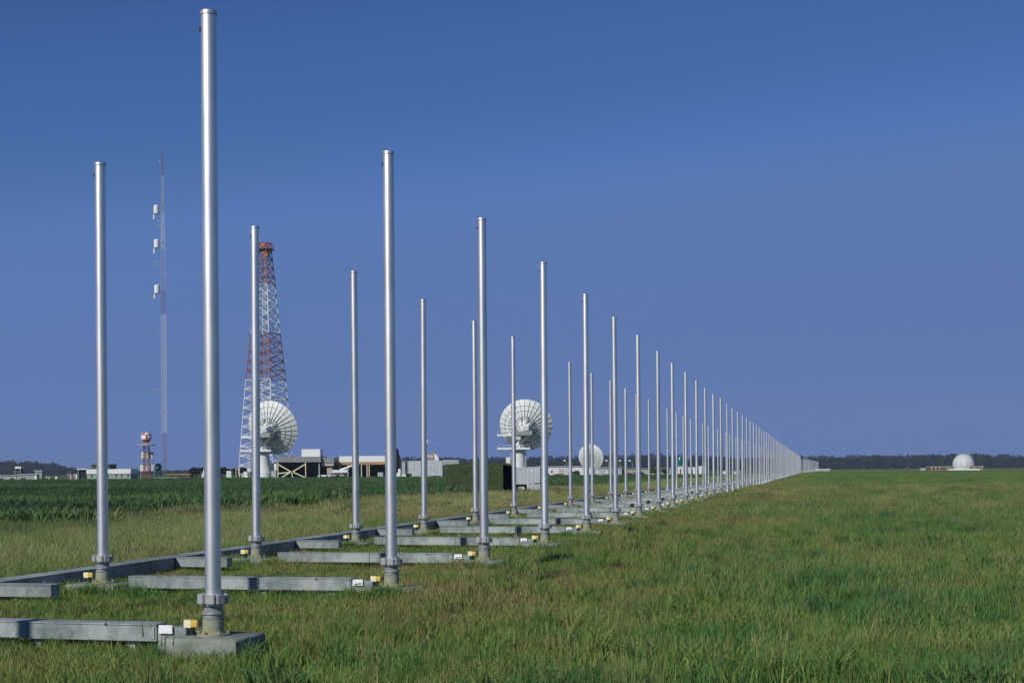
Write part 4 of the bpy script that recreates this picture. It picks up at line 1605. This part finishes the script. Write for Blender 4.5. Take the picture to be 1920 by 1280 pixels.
# ---- radome
ZR = 850.0
rd = Site('radome', 'white radome dome standing over a long low brick building', 'radome', 1806.5, ZR)
kr = ZR / F
zc = rd.Z(870.5)
rr = 19.8 * kr
dm = MB().lathe([(rr * math.cos(a), zc + rr * math.sin(a)) for a in [R(-32) + (R(89.5) - R(-32)) * i / 16 for i in range(17)]], 36)
dome = obj('dome', dm, M['radome'], rd.t)
sm_ = MB()
for i in range(12):
    a = 2 * math.pi * i / 12
    prev = None
    for q in range(15):
        e = R(-30) + R(118) * q / 14
        aa = a + (0.12 if q % 2 else -0.12)
        p = Vector((rr * 1.002 * math.cos(e) * math.cos(aa), rr * 1.002 * math.cos(e) * math.sin(aa), zc + rr * 1.002 * math.sin(e)))
        if prev:
            sm_.rod(prev, p, 0.10, n=4, caps=False)
        prev = p
obj('seam', sm_, M['dishgrey'], dome)
obj('hatch', MB().box(-1.6, -0.5, -rr - 0.25, -rr * 0.9, zc - 1.6, zc + 0.9), M['white'], rd.t)
obj('base', MB().lathe([(rr * 0.98, 0), (rr * 0.98, rd.Z(877.5))], 32), M['white'], rd.t)
rb_ = Site('brick_building', 'long low brick building with pale bands around the radome', 'building', 1795, ZR - 12)
rb_.part('wall', 'brick', (1745.5, 1789, 875.5, None, 0.2, 8), (1824, 1843.5, 875.5, None, 0.2, 8))
rb_.part('roof', 'beige', (1744, 1789, 873.9, 875.4, 0, 8.3), (1824, 1845, 873.9, 875.4, 0, 8.3))
rb_.part('forecourt_wall', 'white', (1778, 1838, 878.6, None, -0.5, 0.15))
for px in (1750, 1757, 1764, 1771, 1829, 1836):
    rb_.part('window', 'glass', (px, px + 2.6, 876.4, 878.4, 0.1, 0.18))
for px in (1746, 1754, 1761, 1775, 1826, 1841):
    rb_.part('pier', 'beige', (px, px + 1.6, 875.5, None, 0.08, 0.19))
ws = Site('long_shed', 'long flat white shed where the masts vanish', 'shed', 1541, 840)
ws.part('wall', 'beige', (1524, 1556, 880.4, None, 0.3, 8))
ws.part('roof', 'white', (1535, 1557, 878.8, 880.3, 0, 8.4), (1522, 1534.6, 880.6, 881.9, 0, 8.4))
bx = Site('shed', 'tiny white shed beside the brick building', 'shed', 1732, 850)
bx.part('wall', 'beige', (1728.5, 1735, 879, None, 0.2, 4))
bx.part('roof', 'white', (1728, 1735.6, 877.6, 878.9, 0, 4.3))

# ------------------------------------------------------------------ the far wood
prof_ = [(-400, 860), (0, 861), (60, 866), (100, 867), (125, 875), (150, 880), (250, 883), (330, 882), (420, 880), (560, 876), (700, 866), (750, 857), (800, 855), (870, 858), (1000, 856),
         (1100, 852), (1200, 851), (1300, 853), (1400, 857), (1500, 855), (1560, 853), (1700, 852), (1850, 850.5), (1900, 854), (2300, 854)]


def wood_top(px):
    for (a, ya), (b, yb) in zip(prof_, prof_[1:]):
        if a <= px <= b:
            return ya + (yb - ya) * (px - a) / (b - a)
    return 858


wm = MB()
wm.tone = []
r2 = random.Random(5)
for rowi, zw in enumerate((1980, 2030, 2090, 2150)):
    px = -160
    while px < 2090:
        px += r2.uniform(4.5, 8.5)
        h_ = EYE + (hor(px) - wood_top(px)) / F * zw
        h_ *= r2.uniform(0.74, 1.04) if rowi < 2 else r2.uniform(0.82, 1.07)
        h_ = max(h_, 3.0)
        wd = r2.uniform(5.0, 8.0)
        cx, cy = gx(px, zw), zw + r2.uniform(-20, 20)
        tree_tone = r2.uniform(0.0, 0.5)
        pts = []
        lob = [(r2.uniform(-.5, .5) * wd, r2.uniform(-.5, .5) * wd, r2.uniform(0.10, 0.88) * h_) for _ in range(8)]
        for _ in range(95):
            l0 = r2.choice(lob)
            d = Vector((r2.gauss(0, 1), r2.gauss(0, 1), r2.gauss(0, 1))).normalized()
            z_ = l0[2] + d.z * h_ * 0.17
            if z_ > h_:
                z_ = h_ - r2.uniform(0, 1.5)
            pts.append(((cx + l0[0] + d.x * wd * 0.45, cy + l0[1] + d.y * wd * 0.45, max(0.5, z_)), (d.x, d.y, d.z + 0.25)))
        n0 = len(wm.tone)
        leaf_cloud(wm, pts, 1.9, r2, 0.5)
        for q in range(n0, len(wm.tone)):
            wm.tone[q] = wm.tone[q] * 0.5 + tree_tone
        o = len(wm.v)
        wm.rod((cx, cy, -0.5), (cx, cy, h_ * 0.6), 0.35, 0.15, 5, caps=False)
        wm.tone += [0.0] * (len(wm.v) - o)
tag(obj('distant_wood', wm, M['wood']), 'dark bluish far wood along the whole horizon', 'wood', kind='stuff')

# ------------------------------------------------------------------ grass
PC = bpy.data.collections.new('grass clumps')


def clump(name, m, rad, n, h0, h1, w0, w1, bend=0.5, segs=2, seed=0, leaf=0.0, tone=(0, 1), head=0.0):
    r = random.Random(seed)
    mb = MB()
    mb.tone = []
    for _ in range(n):
        a, d = r.uniform(0, 6.283), rad * math.sqrt(r.random())
        x, y = d * math.cos(a), d * math.sin(a)
        h_ = r.uniform(h0, h1) * (1.0 - 0.25 * d / rad)
        w_ = r.uniform(w0, w1)
        f = r.uniform(0, 6.283)
        lean = r.uniform(0.1, 1.0) * bend * h_
        lx, ly = lean * math.cos(f), lean * math.sin(f)
        g = r.uniform(0, 6.283)
        ux, uy = w_ / 2 * math.cos(g), w_ / 2 * math.sin(g)
        o = len(mb.v)
        for q in range(segs):
            s = q / segs
            wq = (1 - s * 0.55) if not leaf else (0.45 + 1.1 * math.sin(math.pi * min(1, s + 0.15)))
            zz_ = h_ * (s - 0.18 * bend * s * s)
            mb.v += [(x + lx * s * s - ux * wq, y + ly * s * s - uy * wq, zz_), (x + lx * s * s + ux * wq, y + ly * s * s + uy * wq, zz_)]
        mb.v.append((x + lx, y + ly, h_ * (1 - 0.18 * bend)))
        for q in range(segs - 1):
            mb.f.append((o + 2 * q, o + 2 * q + 1, o + 2 * q + 3, o + 2 * q + 2))
        mb.f.append((o + 2 * segs - 2, o + 2 * segs - 1, o + 2 * segs))
        tv = r.uniform(*tone)
        if head and r.random() < head:
            t0 = Vector(mb.v[-1])
            o2 = len(mb.v)
            hl = h_ * 0.16
            mb.v += [tuple(t0 + Vector((-w_, 0, -hl * 0.3))), tuple(t0 + Vector((w_, 0, -hl * 0.3))), tuple(t0 + Vector((w_ * 0.5 + lx * 0.2, ly * 0.2, hl)))]
            mb.f.append((o2, o2 + 1, o2 + 2))
        mb.tone += [tv] * (len(mb.v) - len(mb.tone))
    mb.smooth = [False] * len(mb.f)
    ob = bpy.data.objects.new(name, mb.mesh(name, M[m], False))
    PC.objects.link(ob)
    return ob


# alphabetical order = instance index
clump('clump_a', 'blade', 0.34, 130, 0.05, 0.13, 0.006, 0.011, 0.9, 2, 1)
clump('clump_b', 'blade', 0.34, 130, 0.06, 0.16, 0.006, 0.011, 0.8, 2, 2, tone=(0.2, 1))
clump('clump_c', 'blade', 0.36, 105, 0.14, 0.34, 0.008, 0.017, 0.8, 3, 3)
clump('clump_d', 'blade', 0.36, 105, 0.16, 0.42, 0.008, 0.017, 0.65, 3, 4, tone=(0, 0.8))
clump('clump_e', 'straw', 0.40, 60, 0.2, 0.50, 0.004, 0.007, 0.4, 3, 5, tone=(0.5, 1), head=0.8)
clump('clump_f', 'weed', 0.22, 60, 0.08, 0.30, 0.012, 0.026, 1.0, 3, 6, leaf=1, tone=(0, 0.6))
clump('clump_g', 'blade', 0.9, 170, 0.15, 0.40, 0.020, 0.038, 0.7, 2, 7)
clump('clump_h', 'blade', 0.9, 190, 0.35, 0.95, 0.035, 0.075, 0.7, 3, 8, leaf=1, tone=(0, 0.9))
clump('clump_i', 'straw', 0.9, 110, 0.25, 0.55, 0.012, 0.022, 0.4, 2, 9, tone=(0.4, 1), head=0.6)

clump('clump_j', 'blade', 0.13, 70, 0.26, 0.52, 0.008, 0.016, 0.9, 3, 10, tone=(0, 0.5))
clump('clump_k', 'straw', 0.10, 26, 0.35, 0.62, 0.005, 0.008, 0.35, 3, 11, tone=(0.5, 1), head=1.0)

gp_, gi_, gs_, gr_ = [], [], [], []
r3 = random.Random(21)


def put(x, y, i, s):
    gp_.append((x, y, 0.0))
    gi_.append(i)
    gs_.append(s)
    gr_.append(r3.uniform(0, 6.283))


SEG = []
for j in range(0, 10):
    fx, fy, _ = front_pos(j)
    rx, ry, _ = rear_pos(j)
    SEG.append((rx, ry, fx, fy))


def near_seg(x, y, lim):
    for ax, ay, bx_, by_ in SEG:
        dx, dy = bx_ - ax, by_ - ay
        t_ = max(0, min(1, ((x - ax) * dx + (y - ay) * dy) / (dx * dx + dy * dy)))
        if math.hypot(x - ax - dx * t_, y - ay - dy * t_) < lim:
            return True
    return False


def near_mast(x, y, lim):
    for ax, ay, bx_, by_ in SEG:
        if abs(x - ax) < lim and abs(y - ay) < lim or abs(x - bx_) < lim and abs(y - by_) < lim:
            return True
    return False


def scatter(z0, z1, per_m2, fn, margin=1.5):
    n_ = int(per_m2 * (z1 - z0) * 2 * (0.38 * z1 + margin))
    for _ in range(n_):
        y = r3.uniform(z0, z1)
        x = r3.uniform(-1, 1) * (0.38 * z1 + margin)
        if abs(x) < 0.38 * y + margin:
            fn(x, y)


def pn(x, y, sc, o):
    return noise.noise(Vector((x * sc, y * sc, o)))


def near_fn(x, y):
    s = row_side(x, y)
    a = pn(x, y, 0.22, 1.7)
    b_ = pn(x, y, 0.7, 5.1)
    if near_mast(x, y, 0.38):
        return
    if near_mast(x, y, 0.75):
        put(x, y, r3.choice((1, 2, 2)), r3.uniform(0.4, 0.6) if y < 15.5 else r3.uniform(0.85, 1.2))
        return
    if -1.6 < s < 5.3:                         # kept short between the rows
        if near_seg(x, y, 0.30):
            put(x, y, r3.choice((0, 1)), r3.uniform(0.9, 1.2))
            return
        put(x, y, r3.choice((0, 1, 1)), r3.uniform(1.0, 1.5) + 0.5 * b_)
        if r3.random() < 0.05 + 0.1 * max(0, b_):
            put(x, y, 4, r3.uniform(0.25, 0.45))
        if r3.random() < 0.06:
            put(x, y, 5, r3.uniform(0.35, 0.7))
        if near_seg(x, y, 0.5) and r3.random() < 0.22:
            put(x, y, 9, r3.uniform(0.35, 0.6))
        return
    if s >= 5.3:
        tall = max(0.0, min(1.0, (s - 5.3) / 2.5))
        c_ = pn(x, y, 1.5, 9.3)
        bare = pn(x, y, 0.5, 14.2)
        k = r3.random()
        if bare < -0.34:                       # thin worn spots
            if k < 0.55:
                put(x, y, r3.choice((0, 1)), r3.uniform(0.8, 1.3))
            if k > 0.8:
                put(x, y, 4, r3.uniform(0.35, 0.6))
            return
        if k < 0.32 - 0.2 * tall:
            put(x, y, 1, r3.uniform(1.0, 1.5))
        elif k < 0.88 - 0.3 * max(0, a):
            put(x, y, r3.choice((2, 3)), max(0.35, (0.52 + 0.30 * tall) * r3.uniform(0.7, 1.2) + 0.25 * a + 0.50 * c_))
        else:
            put(x, y, 4, max(0.3, r3.uniform(0.5, 0.9) + 0.3 * a))
        q = r3.random()
        if c_ > 0.10 and q < 0.15:
            put(x, y, 9, r3.uniform(0.6, 1.1))
        elif q > 0.955:
            put(x, y, 10, r3.uniform(0.6, 1.05))
        if b_ > 0.25 and r3.random() < 0.30:
            put(x, y, 5, r3.uniform(0.6, 1.3))
        return
    k = r3.random()
    if s < -16.5 + 4 * a + r3.gauss(0, 1.0):
        put(x, y, 7, r3.uniform(0.6, 1.1) + 0.25 * b_)
    elif k < 0.6:
        put(x, y, r3.choice((2, 3)), r3.uniform(0.7, 1.1) + 0.2 * a)
    else:
        put(x, y, 4, r3.uniform(0.6, 1.0) + 0.2 * a)


def far_fn(x, y):
    s = row_side(x, y)
    a = pn(x, y, 0.12, 1.7)
    b_ = pn(x, y, 0.35, 8.2)
    k = r3.random()
    if -1.5 < s < 4.6:
        if k < 0.9:
            put(x, y, 6, r3.uniform(0.55, 0.85))
    elif s < -16.5 + 4 * a + r3.gauss(0, 1.3):
        put(x, y, 7, max(0.35, r3.uniform(0.65, 1.0) + 0.9 * pn(x * 0.25, y, 0.11, 4.4) + 0.2 * a))
    elif s < 0:
        put(x, y, 6 if k < 0.55 else 8, r3.uniform(0.6, 1.0) + 0.2 * b_)
    else:
        put(x, y, 6 if k < 0.85 else 8, r3.uniform(0.6, 1.05) + 0.3 * b_ + 0.15 * a)


def farther_fn(x, y):
    s = row_side(x, y)
    b_ = pn(x, y, 0.06, 8.2) + 0.6 * pn(x, y, 0.2, 3.3)
    if -1.5 < s < 5.5:
        return
    b_ = pn(x * 0.25, y, 0.08, 8.2) + 0.5 * b_
    put(x, y, 7 if s < -15 else 6, max(0.4, (0.85 - 0.0009 * y if s < -15 else 1.2) * r3.uniform(0.85, 1.15) + 0.55 * b_))


scatter(8.5, 26.0, 16.0, near_fn, 3.0)
scatter(26.0, 48.0, 9.5, near_fn, 3.0)
scatter(48.0, 130.0, 2.3, far_fn, 4)
scatter(130.0, 430.0, 0.22, farther_fn, 6)

# grass grows up against the footings and troughs
for j in range(0, 12):
    for pos in (front_pos, rear_pos):
        if j == 0 and pos is rear_pos:
            continue
        mx, my, _ = pos(j)
        for _ in range(9 if j == 0 else 30):
            e_ = r3.choice((0, 0, 0, 1, 2, 3))
            u_ = r3.uniform(-0.5, 0.5)
            off_ = r3.uniform(0.40, 0.52)
            lx, ly = ((u_, -off_), (off_ + 0.04, u_), (u_, off_), (-off_ - 0.04, u_))[e_]
            ca, sa = math.cos(ROW_RZ), math.sin(ROW_RZ)
            put(mx + lx * ca - ly * sa, my + lx * sa + ly * ca, r3.choice((1, 2, 9)), r3.uniform(0.3, 0.55) if j < 1 else r3.uniform(0.55, 0.85))
for j in range(0, 14):
    (ax, ay, _a), (bx_, by_, _b) = rear_pos(j), front_pos(j)
    L_ = math.hypot(bx_ - ax, by_ - ay)
    for _ in range(12 if j == 0 else 26):
        t_ = r3.uniform(0.08, 0.95)
        if noise.noise(Vector((t_ * 3, j * 2.3, 0.5))) < -0.12:
            continue
        d_ = -r3.uniform(0.14, 0.34)
        nx_, ny_ = -(by_ - ay) / L_, (bx_ - ax) / L_
        put(ax + (bx_ - ax) * t_ + nx_ * d_, ay + (by_ - ay) * t_ + ny_ * d_, r3.choice((0, 1, 2, 9, 5)), r3.uniform(0.4, 0.66))

pm_ = bpy.data.meshes.new('grass')
pm_.from_pydata(gp_, [], [])
for nm, tp, dat in (('kind_index', 'INT', gi_), ('size', 'FLOAT', gs_), ('turn', 'FLOAT', gr_)):
    at = pm_.attributes.new(nm, tp, 'POINT')
    at.data.foreach_set('value', dat)
go_ = bpy.data.objects.new('grass', pm_)
COL.objects.link(go_)
tag(go_, 'long and short green grass with dry brown patches over the field', 'grass', kind='stuff')

ng = bpy.data.node_groups.new('scatter grass', 'GeometryNodeTree')
ng.interface.new_socket('Geometry', in_out='INPUT', socket_type='NodeSocketGeometry')
ng.interface.new_socket('Geometry', in_out='OUTPUT', socket_type='NodeSocketGeometry')
n_in = ng.nodes.new('NodeGroupInput')
n_out = ng.nodes.new('NodeGroupOutput')
n_mp = ng.nodes.new('GeometryNodeMeshToPoints')
n_ip = ng.nodes.new('GeometryNodeInstanceOnPoints')
n_ci = ng.nodes.new('GeometryNodeCollectionInfo')
n_ci.inputs['Collection'].default_value = PC
n_ci.inputs['Separate Children'].default_value = True
n_ci.inputs['Reset Children'].default_value = True


def attr(nm, tp):
    n = ng.nodes.new('GeometryNodeInputNamedAttribute')
    n.data_type = tp
    n.inputs['Name'].default_value = nm
    return n.outputs['Attribute']


n_xyz = ng.nodes.new('ShaderNodeCombineXYZ')
ng.links.new(attr('turn', 'FLOAT'), n_xyz.inputs[2])
n_er = ng.nodes.new('FunctionNodeEulerToRotation')
ng.links.new(n_xyz.outputs[0], n_er.inputs[0])
n_s = ng.nodes.new('ShaderNodeCombineXYZ')
sz_ = attr('size', 'FLOAT')
for q in range(3):
    ng.links.new(sz_, n_s.inputs[q])
ng.links.new(n_in.outputs[0], n_mp.inputs[0])
ng.links.new(n_mp.outputs[0], n_ip.inputs['Points'])
ng.links.new(n_ci.outputs[0], n_ip.inputs['Instance'])
n_ip.inputs['Pick Instance'].default_value = True
ng.links.new(attr('kind_index', 'INT'), n_ip.inputs['Instance Index'])
ng.links.new(n_er.outputs[0], n_ip.inputs['Rotation'])
ng.links.new(n_s.outputs[0], n_ip.inputs['Scale'])
ng.links.new(n_ip.outputs[0], n_out.inputs[0])
md = go_.modifiers.new('scatter grass', 'NODES')
md.node_group = ng
print('grass clumps', len(gp_))
